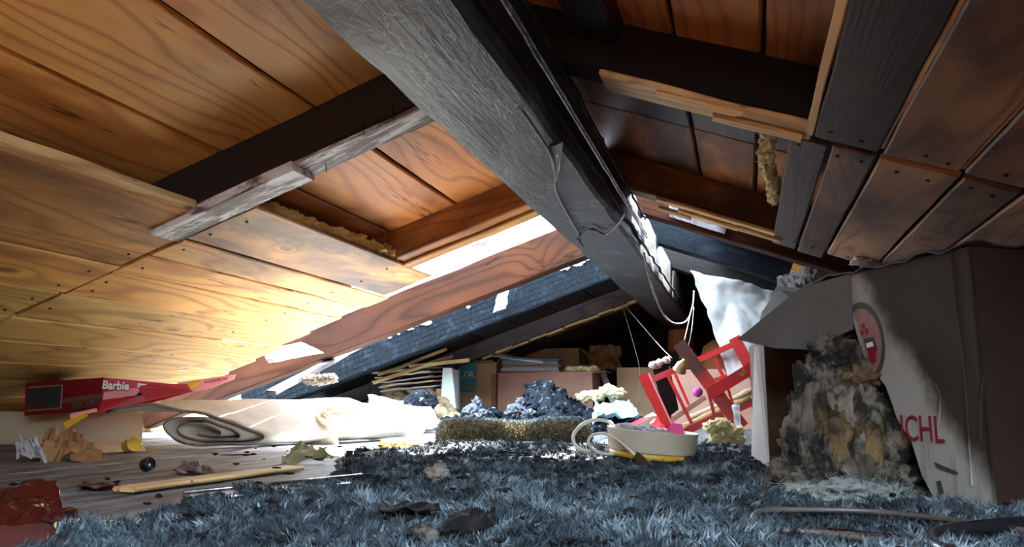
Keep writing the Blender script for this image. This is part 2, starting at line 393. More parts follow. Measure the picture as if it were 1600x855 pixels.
# gable wall at the far end, knee walls, right side wall
def plankwall(name, pts, mat, s):
    o = bpy.data.objects.new(name, None); COL.objects.link(o); o['kind'] = 'structure'
    return o
wb = plankwall('wall_back', None, None, 0)
x = -4.3; i = 0
while x < 2.6:
    xm = x + .1; top = max(.1, zl(xm) + .13)
    M = frame((xm, 9.12, top / 2), (1, 0, 0), (0, 0, 1)); setp(timber('plank', .194, .025, top, raftwood, M, wb, nseg=4, seed=200 + i), soot=.9); x += .2; i += 1
MB().poly([(-4.4, 9.16, 0), (2.7, 9.16, 0), (2.7, 9.16, .12), (-.6, 9.16, 1.42), (-4.4, 9.16, .12)], (0, .02, 0)).build('sheathing', felt, wb)
wf = plankwall('wall_front_added', None, None, 0)  # unseen end wall, added behind the camera to cut the rear light
MB().poly([(-4.4, -2.42, 0), (2.7, -2.42, 0), (2.7, -2.42, .12), (-.6, -2.42, 1.42), (-4.4, -2.42, .12)], (0, -.02, 0)).build('sheathing', pine, wf)
wl = plankwall('wall_left', None, None, 0)
for k in range(2): setp(timber('plank', .10, .025, 11.4, pine_pale, frame((-4.02 + .0 * k, 3.4, .05 + .105 * k), (0, 0, 1), (0, 1, 0)), wl, nseg=6, seed=300 + k), soot=.3)
wr = plankwall('wall_right', None, None, 0)
for k in range(2): setp(timber('plank', .10, .025, 11.4, brownwood, frame((2.5, 3.4, .05 + .105 * k), (0, 0, 1), (0, 1, 0)), wr, nseg=6, seed=310 + k), soot=.5)

nailm = mottled('dark nail', (.01, .01, .01), (.02, .018, .016))
nme = MB().lathe([(0, 0), (.0045, 0), (.0055, .002), (.0045, .004), (0, .004)], n=8); nme = mesh('nail_head', nme.v, nme.f)
def nails(side, xs_, ys_):
    for x_ in xs_:
        for y_ in ys_:
            x2 = x_ + random.uniform(-.02, .02); y2 = y_ + random.uniform(-.015, .015)
            link('nail_head', nme, nailm, ce, slope_M(x2, y2, -.0245, side))
nails('L', (-1.80, -2.02, -2.20, -2.32, -2.45, -2.56), (2.14, .95)); nails('L', (-1.65, -1.80, -1.94, -2.09, -2.24, -2.34, -2.5), (2.27, 3.38))
nails('R', (.25, .31, .42, .47, .58, .65), (1.97,)); nails('R', (.18, .22, .28, .31, .41, .48, .58, .63), (2.13, 3.36))
# ------------------------------------------------------------------ ridge beam and rafters
rb = thing('ridge_beam', (-.6125, 3.4, .94), 'massive charred ridge beam running overhead from the camera to the back', 'beam')
timber('charred_timber', .285, .27, 11.2, char, Matrix.Translation((-.6125, 3.5, .94)), rb, nseg=150, jit=.006, ch=.012, seed=4, edge=.006)
def rafter(label, side, x0, x1, y, wy, dp, mat, s, off=0.0, seg=40, jit=.004, edge=.004, seed=0, name='rafter', tail=True):
    M, L = rafter_M(x0, x1, y, off, side)
    t = thing(name, M.translation, label, 'rafter', 'roof rafters')
    setp(timber('timber', wy, dp, L, mat, M, t, nseg=seg, jit=jit, ch=.006, seed=seed, edge=edge), soot=s); return t
A = rafter('nearest left rafter, dark red side and ash-whitened underside with a nailed-on stepped end', 'L', -4.0, -.6125, 2.125, .13, .15, raftwood, .72, seed=11)
M, L = rafter_M(-1.42, -.765, 2.13, -.012, 'L'); setp(timber('underside_strip', .13, .014, L, ashwood, M, A, nseg=30, jit=.003, seed=12, edge=.006, jag=.02), soot=.15)
M, L = rafter_M(-1.87, -1.34, 2.115, -.036, 'L'); setp(timber('doubling_batten', .13, .035, L, ashwood, M, A, nseg=30, jit=.004, seed=13, edge=.004), soot=.2)
for (u, v, u2, v2) in ((566, 195, 568, 232), (613, 172, 620, 203), (508, 254, 514, 275), (700, 165, 706, 186)):
    p = sl(u, v, -.01); q = p + V((.006, .0, -.035)); MB().tube([p + V((0, 0, .02)), q], [.0018, .0012], 6).build('nail', soot, A)
A2 = rafter('nearest right rafter, soot-black side with a bright splintered lath along its underside', 'R', -.6125, 2.5, 2.03, .11, .15, soot, .9, seed=14)
M, L = rafter_M(-.34, .19, 2.03, -.02, 'R'); setp(timber('splintered_lath', .12, .02, L, freshwood, M, A2, nseg=40, jit=.004, seed=15, edge=.016, jag=.03), soot=.28)
M, L = rafter_M(-.18, .02, 1.985, -.034, 'R'); setp(timber('splinter', .03, .013, L, freshwood, M, A2, nseg=16, jit=.003, seed=16, edge=.012, jag=.03), soot=.1)
M, L = rafter_M(-.05, .17, 2.05, -.034, 'R'); setp(timber('splinter', .05, .013, L, freshwood, M, A2, nseg=16, jit=.003, seed=17, edge=.014, jag=.03), soot=.1)
B = rafter('orange left rafter at the edge of the sky gap', 'L', -4.0, -.6125, 3.40, .12, .15, deckwood, .38, seed=18)
M, L = rafter_M(-1.75, -.77, 3.475, -.018, 'L'); setp(timber('edge_lath', .09, .018, L, pine, M, B, nseg=24, jit=.002, seed=19, edge=.006), soot=.35)
B2 = rafter('right rafter with stepped bright laths under it, beside the narrow black board', 'R', -.6125, 2.5, 3.42, .12, .15, deckwood, .62, seed=20)
for k, (a, b, yy, zz) in enumerate(((-.34, .19, 3.36, -.02), (-.25, .0, 3.41, -.036), (.0, .17, 3.40, -.036), (-.34, -.2, 3.44, -.045))):
    M, L = rafter_M(a, b, yy, zz, 'R'); setp(timber('lath', .05, .018, L, freshwood, M, B2, nseg=16, jit=.002, seed=21 + k, edge=.008, jag=.01), soot=.3)
Cc = rafter('bare reddish rafter below the white sky gap', 'L', -4.0, -.6125, 4.52, .11, .225, orangeraft, .30, off=-.06, seed=26, jit=.006)
D = rafter('deeply charred rafter cracked into small blocks, pale blue rag hanging on it', 'L', -4.0, -.6125, 5.66, .12, .21, charblue, .5, off=-.01, seed=27, jit=.006)
# blocks of alligator char on the face that looks at the camera
M, L = rafter_M(-4.0, -.77, 5.60, 0, 'L')
mb = MB(); yd = V((1, 0, TL)).normalized(); zd = V((-TL, 0, 1)).normalized(); o0 = V((-4.0, 5.6, zl(-4.0)))
for r in range(5):
    t = random.uniform(0, .03)
    while t < L - .05:
        wd = random.uniform(.018, .085) * (.7 if r % 2 else 1); hh = .037
        c = o0 + yd * (t + wd / 2) + zd * (.012 + r * .041 + hh / 2 - .01)
        R3 = Matrix((yd, V((0, 1, 0)), zd)).transposed()
        mb.box(c + V((0, random.uniform(.002, .006), 0)), (wd - .002, .018, hh - random.uniform(-.004, .004)), R3 @ Matrix.Rotation(random.uniform(-.06, .06), 3, 'Y')); t += wd
o = mb.build('char_blocks', charblue, D); o['kind'] = 'stuff'
Er = rafter('weathered grey rafter farthest back on the left, splintered pale edge below', 'L', -4.0, -.6125, 7.0, .10, .20, purplewood, .3, seed=28, jit=.005)
x = -.80; k = 0
while x > -2.3:
    wd = random.uniform(.12, .22); M, L = rafter_M(x - wd, x, 6.97, -.022 - .008 * (k % 2), 'L')
    setp(timber('splinter', .07, .02, L - .008, freshwood, M, Er, nseg=8, jit=.004, seed=60 + k, edge=.012, jag=.02), soot=.12); x -= wd; k += 1
C2 = rafter('rust-brown right rafter with a pale torn membrane strip over it', 'R', -.6125, 2.5, 3.92, .10, .15, orangeraft, .35, seed=29, jit=.006)
D2 = rafter('blue-grey charred right rafter ending in a pale stub', 'R', -.6125, .36, 4.72, .10, .16, charblue, .5, seed=30, jit=.006)
M, L = rafter_M(.26, .37, 4.70, .01, 'R'); setp(timber('pale_end', .105, .13, L, pine, M, D2, nseg=4, seed=31), soot=.15)
E2 = rafter('soot-dark right rafter at the far end of the burnt opening', 'R', -.6125, 2.5, 5.66, .10, .16, soot, .8, seed=32)
F2 = rafter('black rafter over the far corner of the attic', 'R', -.6125, 2.5, 7.0, .10, .16, soot, .8, seed=34)
# ------------------------------------------------------------------ more materials
def rugmat(name, a, b, c):
    N = NT(name, .9, .15); at_ = N.n('ShaderNodeAttribute', attribute_name='shade')
    N.col(N.ramp(at_.outputs['Fac'], [(0, a), (.55, b), (1, c)])); return N.m
rugm = rugmat('sooty blue grey pile', (.006, .008, .010), (.05, .066, .078), (.21, .265, .295))
rugb = rugmat('olive brown pile', (.03, .025, .012), (.11, .09, .045), (.26, .24, .17))
rugbase = mottled('rug backing', (.012, .014, .018), (.03, .035, .04), 20)
cream = mottled('cream foam underlay', (.46, .435, .38), (.39, .37, .32), 9, c3=(.36, .33, .30), c3t=(.66, .8))
foamedge = mottled('grey brown foam core', (.24, .21, .17), (.13, .115, .10), 14)
kraft = mottled('tan cardboard', (.50, .34, .20), (.42, .28, .165), 5, .75, .1)
pinkcard = mottled('pinkish brown cardboard', (.42, .235, .175), (.36, .195, .15), 5, .75, .1, c3=(.12, .06, .05), c3t=(.70, .78))
palecard = mottled('pale grey cardboard', (.60, .57, .53), (.50, .47, .43), 6, .75, .1)
creamcard = mottled('cream cardboard', (.62, .52, .36), (.55, .45, .30), 5, .75, .1)
darkcard = mottled('dark brown cardboard', (.030, .017, .011), (.018, .011, .008), 5, .65, .15)
browncard = mottled('scorched brown cardboard', (.10, .05, .027), (.055, .028, .016), 3, .7, .1, c3=(.16, .09, .04), c3t=(.62, .8))
redpaint = mottled('red paint', (.42, .010, .012), (.34, .007, .010), 6, .35, .05, spec=.5)
redcard = mottled('dark red print', (.16, .003, .006), (.14, .0025, .006), 6, .4, 0)
redbright = mottled('bright red print', (.42, .006, .010), (.37, .005, .009), 6, .4, 0)
pinkprint = mottled('pink print', (.60, .045, .13), (.54, .036, .11), 6, .4, 0)
palepink = mottled('pale pink print', (.80, .30, .33), (.76, .27, .30), 6, .4, 0)
whiteprint = mottled('white print', (.82, .80, .78), (.78, .76, .74), 9, .5, 0)
yellowprint = mottled('yellow print', (.72, .47, .02), (.66, .42, .02), 9, .45, 0)
greenprint = mottled('dark green picture', (.012, .03, .022), (.035, .02, .018), 14, .4, 0)
bluedark = mottled('dark blue print', (.01, .015, .06), (.008, .01, .04), 9, .5, 0)
teal = mottled('teal print', (.03, .28, .34), (.025, .24, .30), 9, .6, 0)
redprint = mottled('dark red lettering', (.20, .012, .02), (.16, .010, .018), 20, .6, 0)
greyprint = mottled('grey green print', (.045, .05, .048), (.036, .04, .039), 20, .6, 0)
rose = mottled('faded rose print', (.28, .14, .12), (.24, .115, .10), 20, .6, 0)
woolY = mottled('yellow glass wool', (.92, .76, .36), (.80, .60, .22), 7, .95, .6, .012, c3=(.36, .19, .06), c3t=(.68, .82), trans=.25)
woolP = mottled('pale glass wool', (.80, .74, .48), (.70, .62, .34), 7, .95, .6, .012, c3=(.45, .30, .12), c3t=(.66, .8), trans=.2)
woolG = mottled('smoke greyed glass wool', (.17, .15, .115), (.06, .052, .042), 5, .95, .7, .012, c3=(.012, .011, .01), c3t=(.44, .60))
woolA = mottled('ash grey wool', (.25, .28, .265), (.16, .18, .175), 7, .95, .6, .01)
blackp = mottled('black plastic', (.008, .008, .01), (.012, .012, .014), 9, .25, .05, spec=.6)
cablem = mottled('grey brown cable', (.075, .06, .055), (.05, .04, .036), 9, .4, .05, spec=.5)
whitewire = mottled('white cable', (.72, .69, .63), (.65, .62, .56), 9, .45, .05)
palewire = mottled('sooty pale wire', (.12, .115, .11), (.04, .04, .04), 40, .5, .2)
metal = NT('dull metal', .3); metal.b.inputs['Metallic'].default_value = .9; metal.col(metal.mix(metal.step(metal.noise(metal.coords(), 30), .4, .6), (.42, .43, .45), (.16, .16, .17))); metal = metal.m
brass = NT('pale brass', .35); brass.b.inputs['Metallic'].default_value = .7; brass.col(brass.mix(brass.step(brass.noise(brass.coords(), 20), .4, .65), (.66, .48, .22), (.35, .24, .12))); brass = brass.m
tub = mottled('cream enamel', (.74, .66, .50), (.70, .61, .45), 7, .35, .03, c3=(.50, .40, .27), c3t=(.72, .82), spec=.5)
yplast = mottled('yellow plastic', (.72, .48, .05), (.66, .42, .04), 9, .35, .03, spec=.5)
purple = mottled('purple rubber', (.24, .02, .15), (.20, .016, .12), 9, .4, .03)
magenta = mottled('magenta plastic', (.72, .05, .28), (.66, .04, .24), 9, .3, .03, spec=.5)
redfilm = mottled('dark red film', (.04, .003, .004), (.018, .002, .003), 5, .18, .1, spec=.7)
brick = mottled('dark red felt', (.075, .011, .008), (.045, .007, .006), 8, .85, .2)
memb = mottled('white roofing membrane', (.60, .61, .60), (.48, .49, .48), 6, .6, .1, c3=(.30, .27, .22), c3t=(.68, .82), trans=.3)
lavender = mottled('pale lavender membrane', (.14, .13, .15), (.09, .082, .095), 6, .45, .15)
bluerag = mottled('pale blue rag', (.24, .40, .52), (.18, .32, .44), 9, .8, .3)
bluesky = mottled('sky blue tarpaulin', (.22, .55, .72), (.19, .50, .66), 6, .5, .1, trans=.3)
paperw = mottled('pale paper', (.42, .43, .45), (.34, .355, .375), 9, .8, .2)
paperb = mottled('brown paper', (.34, .19, .085), (.24, .125, .055), 6, .75, .2)
paperg = mottled('mint paper', (.50, .64, .60), (.58, .66, .64), 8, .8, .1)
terracotta = mottled('terracotta', (.52, .20, .085), (.46, .17, .07), 7, .8, .1)
greenscrap = mottled('faded green scrap', (.19, .20, .09), (.30, .27, .15), 9, .7, .2)
debris = mottled('blue black char', (.005, .007, .011), (.014, .018, .026), 14, .8, .6, .012, c3=(.20, .22, .25), c3t=(.60, .68), spec=.08)
foilm = mottled('crumpled grey foil', (.07, .08, .10), (.035, .042, .055), 16, .5, .3, c3=(.30, .32, .34), c3t=(.6, .7))
strawm = mottled('pale splinters', (.36, .27, .17), (.26, .19, .12), 12, .8, .2)

# ------------------------------------------------------------------ builders used below
def slab(name, px, vec, mat, parent=None, tag_=None):
    o = MB().poly([at(*p) for p in px], vec).build(name, mat, parent)
    if tag_: props(o, *tag_)
    return o
def carton(name, corners, h, mat, label, cat='box', th=.005, top=None, flaps=(), group=None, z0=0.0, inner=None):
    """an open or closed carton from four floor corners (in order), walls with thickness"""
    cs = [V((c[0], c[1], z0)) for c in corners]; cen = sum(cs, V()) / 4
    t = thing(name, cen, label, cat, group)
    for i in range(4):
        a, b = cs[i], cs[(i + 1) % 4]; n = (cen - (a + b) / 2).normalized() * th
        MB().poly([a, b, b + V((0, 0, h)), a + V((0, 0, h))], n).build('panel', mat, t)
    MB().poly(cs, V((0, 0, th))).build('bottom', mat, t)
    if top is None: MB().poly([c + V((0, 0, h)) for c in cs], V((0, 0, th))).build('top', mat, t)
    for (i, ang, ln) in flaps:
        a, b = cs[i] + V((0, 0, h)), cs[(i + 1) % 4] + V((0, 0, h)); n = ((a + b) / 2 - cen - V((0, 0, h))).normalized()
        d = (n * math.cos(ang) + V((0, 0, 1)) * math.sin(ang)) * ln
        MB().poly([a, b, b + d - (b - a) * .04, a + d + (b - a) * .04], (n * math.sin(ang) - V((0, 0, 1)) * math.cos(ang)) * th).build('flap', mat, t)
    return t
def rect_corners(u0, u1, Y0, depth, v=650, skew=0.0):
    a = at(u0, v, Y0); b = at(u1, v, Y0 + skew); d = V((b - a).yx).normalized(); n = V((-(b - a).y, (b - a).x, 0)).normalized() * depth
    return [a, b, b + n, a + n]
def bar(mb, p, q, wpx, dp):
    a, b = at(*p), at(*q); d = (b - a).normalized(); wd = wpx / FPX * (a.y + b.y) / 2
    y = V((0, 1, 0)); y = (y - d * y.dot(d)).normalized(); x = d.cross(y)
    R3 = Matrix((x, y, d)).transposed(); return mb.box((a + b) / 2, (wd, dp, (b - a).length), R3)
def barobj(name, p, q, wpx, dp, mat, parent): return bar(MB(), p, q, wpx, dp).build(name, mat, parent)
def quadsheet(name, c4, nu, nv, amp, freq, seed, mat, parent=None, th=.0015, ridged=True, smooth=False):
    p0, p1, p2, p3 = [V(c) for c in c4]
    n = (p1 - p0).cross(p3 - p0).normalized(); P = []; F = []
    for j in range(nv + 1):
        for i in range(nu + 1):
            s_, t_ = i / nu, j / nv; p = (p0 * (1 - s_) + p1 * s_) * (1 - t_) + (p3 * (1 - s_) + p2 * s_) * t_
            q = p * freq + V((seed * 3.3, seed, seed * 2.1)); h = noise.noise(q); h2 = noise.noise(q * 2.4)
            if ridged: h, h2 = 1 - 3 * abs(h), 1 - 3 * abs(h2)
            ed = .6 * amp * noise.noise(q * 3) if i in (0, nu) or j in (0, nv) else 0
            P.append(p + n * amp * (h + .5 * h2) + (p1 - p0).normalized() * ed)
    for j in range(nv):
        for i in range(nu): F.append((j * (nu + 1) + i, j * (nu + 1) + i + 1, (j + 1) * (nu + 1) + i + 1, (j + 1) * (nu + 1) + i))
    o = put(name, P, F, mat, parent, smooth); m = o.modifiers.new('thickness', 'SOLIDIFY'); m.thickness = th; m.offset = 0
    return o

# ------------------------------------------------------------------ shag rug
def sn(x, y, k, s): return np.sin(x * k + 1.3 * np.sin(y * k * .8 + s) + s) * np.cos(y * k * 1.1 + 1.7 * np.sin(x * k * .6 + 2 * s))
def rug_h(x, y): return .014 + .010 * (sn(x, y, 5, .3) + .6 * sn(x, y, 13, 1.1)) + .003 * sn(x, y, 31, 2.)
lx = [(.7, -.98), (1.43, -1.06), (1.8, -1.02), (2.2, -1.20), (2.67, -1.48), (3.2, -1.38), (3.8, -1.40)]
def rug_left(y): return np.interp(y, [a for a, b in lx], [b for a, b in lx]) + .03 * np.sin(y * 17) + .02 * np.sin(y * 41)
RX1, RY0, RY1 = 1.2, .7, 3.75
def blades(base, nrm, length, width, lean, shade_lo, shade_hi, name, mat, parent):
    n = len(base); d = nrm + lean; d /= np.linalg.norm(d, axis=1)[:, None]
    side = np.cross(d, rng.normal(size=(n, 3))); side /= np.linalg.norm(side, axis=1)[:, None]; side *= width[:, None]
    mid = base + d * (length * .55)[:, None]; d2 = d + lean * .9 + rng.normal(size=(n, 3)) * .25; d2 /= np.linalg.norm(d2, axis=1)[:, None]
    tip = mid + d2 * (length * .5)[:, None]
    co = np.stack([base - side, base + side, mid + side * .8, mid - side * .8, tip], 1).reshape(-1, 3)
    me = bpy.data.meshes.new(name); me.vertices.add(5 * n); me.vertices.foreach_set('co', co.ravel())
    k = np.arange(n)[:, None] * 5
    li = np.concatenate([k + np.array([[0, 1, 2, 3]]), k + np.array([[3, 2, 4]])], 1).ravel()
    me.loops.add(7 * n); me.loops.foreach_set('vertex_index', li.astype(np.int32))
    me.polygons.add(2 * n); st = np.stack([np.arange(n) * 7, np.arange(n) * 7 + 4], 1).ravel(); me.polygons.foreach_set('loop_start', st.astype(np.int32))
    me.update(calc_edges=True); me.validate()
    at_ = me.attributes.new('shade', 'FLOAT', 'POINT'); sh = np.repeat(shade_lo + (shade_hi - shade_lo) * rng.random(n), 5); at_.data.foreach_set('value', sh.astype(np.float32))
    c = recenter(me); o = link(name, me, mat, parent, Matrix.Translation(c)); o['kind'] = 'stuff'; return o
rug = thing('shag_rug', (-.1, 2.2, 0), 'large soot-greyed shaggy rug spread over the middle of the floor', 'rug')
P = []; F = []; nx, ny = 70, 90
for j in range(ny + 1):
    y = RY0 + (RY1 - RY0) * j / ny; x0 = float(rug_left(y))
    for i in range(nx + 1):
        x = x0 + (RX1 - x0) * i / nx; P.append((x, y, max(.004, float(rug_h(np.float64(x), np.float64(y)))) if 0 < i < nx and 0 < j < ny else .002))
for j in range(ny):
    for i in range(nx): a = j * (nx + 1) + i; F.append((a, a + 1, a + nx + 2, a + nx + 1))
put('backing', P, F, rugbase, rug, True)
nt = 17000; u = rng.random(nt); Y = 1 / ((1 / RY0 ** .6) + u * (1 / RY1 ** .6 - 1 / RY0 ** .6)) ** (1 / .6)
x0 = rug_left(Y); X = x0 + (RX1 - x0) * rng.random(nt); keep = (X < .35 + .32 * Y); X, Y = X[keep], Y[keep]; nt = len(X)
patch = sn(X, Y, 7, 4.) * .45 + sn(X, Y, 17, 5.) * .4; tsh = np.clip(.42 + .42 * patch + .20 * rng.normal(size=nt), .02, 1)
tl = np.stack([.7 * sn(X, Y, 22, .7) + .35 * rng.normal(size=nt), .7 * sn(X, Y, 19, 2.3) + .35 * rng.normal(size=nt), np.zeros(nt)], 1); th_ = (.013 + .013 * rng.random(nt)) * (1 + .4 * patch)
kb = 12; n = nt * kb; bx_, by_ = np.repeat(X, kb) + .0045 * rng.normal(size=n), np.repeat(Y, kb) + .0045 * rng.normal(size=n)
Z = np.maximum(.004, rug_h(bx_, by_)) - .002
lean = np.repeat(tl, kb, 0) + np.stack([.28 * rng.normal(size=n), .28 * rng.normal(size=n), np.zeros(n)], 1)
sh = np.repeat(tsh, kb)
blades(np.stack([bx_, by_, Z], 1), np.tile([0, 0, 1.], (n, 1)), np.repeat(th_, kb) * (.8 + .4 * rng.random(n)), .0013 + .0010 * rng.random(n), lean, np.clip(sh - .12, 0, 1), np.clip(sh + .12, 0, 1), 'pile', rugm, rug)
# rolled-over end of a second rug
p0, p1 = fl(684, 694), fl(932, 692); ax = (p1 - p0).normalized(); pn = V((-ax.y, ax.x, 0)); L = (p1 - p0).length
ro = thing('rolled_rug', (p0 + p1) / 2, 'olive brown shaggy rug folded into a low bolster behind the big rug', 'rug')
P = []; F = []; ns, nr = 60, 20
def rollp(t, a):
    e = math.sqrt(max(.0, 1 - max(0, abs(2 * t - 1) - .86) ** 2 / .14 ** 2)) * .9 + .1
    w_ = 1 + .10 * noise.noise(V((t * 6, a, 3.3)))
    return p0 + ax * (t * L) + pn * (.17 - .17 * math.cos(a) * e * w_) + V((0, 0, max(0, .105 * math.sin(a) ** .7 * e * w_ * (1 + .06 * math.sin(t * 9)))))
for j in range(ns + 1):
    for i in range(nr + 1): P.append(rollp(j / ns, math.pi * i / nr * .999))
for j in range(ns):
    for i in range(nr): a = j * (nr + 1) + i; F.append((a, a + 1, a + nr + 2, a + nr + 1))
put('backing', P, F, rugbase, ro, True)
n = 26000; bt = []; bn = []; tops = []
for k in range(n):
    t, a = random.random(), random.random() * math.pi * .999; q = rollp(t, a); bt.append(q); bn.append((pn * -math.cos(a) + V((0, 0, math.sin(a)))).normalized()); tops.append(a)
bt, bn, tops = np.array(bt), np.array(bn), np.array(tops); isTop = tops > 1.15
for sel, m_, nm in ((isTop, rugm, 'pile'), (~isTop, rugb, 'pile')):
    k = sel.sum(); blades(bt[sel], bn[sel], .014 + .012 * rng.random(k), .0016 + .001 * rng.random(k), rng.normal(size=(k, 3)) * .45, np.full(k, .1 if m_ == rugb else .45), np.full(k, 1.), nm, m_, ro)

# ------------------------------------------------------------------ big torn carton on the right
nc = V((.4385, 1.69, 0)); fc = V((.19, 2.10, 0)); hC = .52
fx = (nc - fc).normalized(); fn = V((fx.y, -fx.x, 0)); fn = fn if fn.y < 0 else -fn   # outward normal of the printed face
def cf(u, v, d=0.0):           # a pixel on the printed face
    r = ray(u, v); k = (fc - C0).dot(fn) / r.dot(fn); return C0 + r * k + fn * d
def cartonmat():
    N = NT('two-tone white carton', .7, .2); p = N.coords(rnd=False)
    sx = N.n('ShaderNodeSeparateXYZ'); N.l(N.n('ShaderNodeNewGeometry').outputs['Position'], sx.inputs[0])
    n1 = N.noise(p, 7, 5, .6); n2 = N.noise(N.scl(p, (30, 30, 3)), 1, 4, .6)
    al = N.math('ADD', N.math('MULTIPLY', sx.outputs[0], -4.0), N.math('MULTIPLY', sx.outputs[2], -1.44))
    f = N.step(N.math('ADD', al, N.math('MULTIPLY', n1, .25)), -1.76, -1.62)  # dark towards the upper near corner, pale below a diagonal edge
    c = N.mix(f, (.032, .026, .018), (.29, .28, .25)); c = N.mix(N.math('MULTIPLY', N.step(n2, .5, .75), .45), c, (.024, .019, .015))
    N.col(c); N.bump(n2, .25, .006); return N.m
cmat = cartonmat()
bc = thing('torn_carton', (.42, 1.95, 0), 'big torn two-tone carton with an oval emblem at the right edge', 'box')
front = [cf(1330, 428), (nc + V((0, 0, hC))), nc, cf(1470, 800), cf(1440, 742), cf(1424, 690), cf(1402, 655), cf(1384, 604), cf(1362, 575), cf(1346, 548), cf(1334, 505), cf(1322, 480)]
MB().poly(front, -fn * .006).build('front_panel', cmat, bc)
bd = -fn * .5
MB().poly([nc, nc + bd, nc + bd + V((0, 0, hC)), nc + V((0, 0, hC))], -fx * .006).build('side_panel', darkcard, bc)
MB().poly([fc, fc + bd, fc + bd + V((0, 0, hC)), fc + V((0, 0, hC))], fx * .006).build('side_panel', darkcard, bc)
MB().poly([fc + bd, nc + bd, nc + bd + V((0, 0, hC)), fc + bd + V((0, 0, hC))], fn * .006).build('back_panel', darkcard, bc)
MB().poly([fc, nc, nc + bd, fc + bd], (0, 0, .006)).build('bottom', darkcard, bc)
zt = V((0, 0, hC)); quadsheet('top_flap', [cf(1262, 446, .01), nc + zt + fn * .012 + V((0, 0, .004)), nc + zt + bd * .8 + V((0, 0, .012)), fc + zt + bd * .8], 16, 10, .008, 9, 3, mottled('sooty top flap', (.05, .052, .055), (.025, .025, .026), 8, .6, .2, c3=(.20, .24, .27), c3t=(.66, .8)), bc, .004)
# corner of the printed face torn loose and bent out
fl1 = [cf(1330, 428, .0), cf(1336, 515, .004), cf(1292, 548, .05), cf(1256, 546, .085), cf(1208, 532, .11), cf(1240, 490, .07), cf(1270, 450, .03)]
ctr = cf(1285, 505, .02); mbf = MB(); vs_ = [ctr] + fl1; mbf.add(vs_, [(0, i, i % 7 + 1) for i in range(1, 8)]); o = mbf.build('torn_flap', mottled('grey torn card', (.075, .075, .07), (.11, .107, .10), 5, .6, .1, c3=(.27, .265, .245), c3t=(.62, .8)), bc)
m = o.modifiers.new('sub', 'SUBSURF'); m.subdivision_type = 'SIMPLE'; m.levels = m.render_levels = 2; m = o.modifiers.new('th', 'SOLIDIFY'); m.thickness = .005
# printed emblem and words
fxu = fx; zu = V((0, 0, 1))
def disc(name, c, rx, rz, mat, d, hole=None, a0=0, a1=2 * math.pi, n=36, rot=0.0):
    P = []; F = []
    for i in range(n + 1):
        t = a0 + (a1 - a0) * i / n
        for k in ((hole or 0.0), 1.0):
            x_, z_ = rx * k * math.cos(t), rz * k * math.sin(t); P.append(c + fxu * (x_ * math.cos(rot) - z_ * math.sin(rot)) + zu * (x_ * math.sin(rot) + z_ * math.cos(rot)) + fn * d)
    for i in range(n): F.append((2 * i, 2 * i + 1, 2 * i + 3, 2 * i + 2))
    return put(name, P, F, mat, bc)
ec = cf(1350, 535); A0, A1 = math.radians(-88), math.radians(110)
er = (cf(1384, 535) - ec).length; ez = abs((cf(1350, 478) - ec).z) * 1.12; rt = .10
disc('emblem_field', ec, er * .86, ez * .86, rose, .0015, None, A0 + .05, A1, rot=rt)
disc('emblem_ring', ec, er, ez, greyprint, .0025, .84, A0, A1, rot=rt)
def epatch(px, mat, nm, d=.004): MB().poly([cf(u, v, d) for u, v in px], fn * .0006).build(nm, mat, bc)
epatch([(1352, 530), (1368, 527), (1374, 548), (1360, 552)], greyprint, 'emblem_bar')
epatch([(1356, 537), (1366, 534), (1368, 541), (1358, 544)], whiteprint, 'emblem_mark', .005)
epatch([(1358, 545), (1371, 541), (1372, 565), (1364, 570)], redprint, 'emblem_cup', .005)
for (u, v) in ((1352, 510), (1357, 518), (1350, 520)): disc('emblem_cherry', cf(u, v), .0065, .0075, redprint, .0055, n=14)
epatch([(1318, 473), (1325, 468), (1325, 476), (1320, 478)], greyprint, 'emblem_tip')
tc = cf(1441, 672, .003); lettering('ICHL', tc, fx, (0, 0, 1), .078, redprint, bc, .0, .72)
epatch([(1462, 722), (1500, 738), (1498, 741), (1466, 730)], greyprint, 'print_stroke')
epatch([(1466, 752), (1472, 751), (1478, 771), (1470, 773)], greyprint, 'print_stroke')
# folds and creases standing proud of the card
for pts in (((1486, 397), (1494, 480), (1505, 560), (1512, 640), (1520, 760)), ((1462, 600), (1470, 620), (1468, 660)), ((1538, 590), (1533, 640), (1534, 690))):
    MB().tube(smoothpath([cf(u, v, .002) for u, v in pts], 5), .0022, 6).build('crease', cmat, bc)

# brown carton behind it, dark flap above
cA, cB = fl(1181, 735), fl(1204, 742); cC = fl(1300, 738)
bx = carton('brown_carton', [cB, cC, cC + V((.05, .35, 0)), V((cA.x, cA.y, 0)) + V((0, .25, 0))], .40, browncard, 'scorched brown carton with pale side standing between the red frame and the torn carton', th=.006)
MB().poly([cA + V((-.012, .0, 0)), cB + V((-.002, -.004, 0)), at(1206, 541, 2.55), at(1180, 541, 2.62)], (-.003, -.003, 0)).build('pale_side', palecard, bx)
dfp = slab('dark_flap', [(1213, 447, 2.35), (1262, 452, 2.2), (1252, 480, 2.2), (1212, 532, 2.3), (1184, 517, 2.45), (1190, 488, 2.45), (1204, 468, 2.4)], (0, .012, 0), darkcard, None, ('dark brown bent card sheet leaning above the brown carton', 'card'))
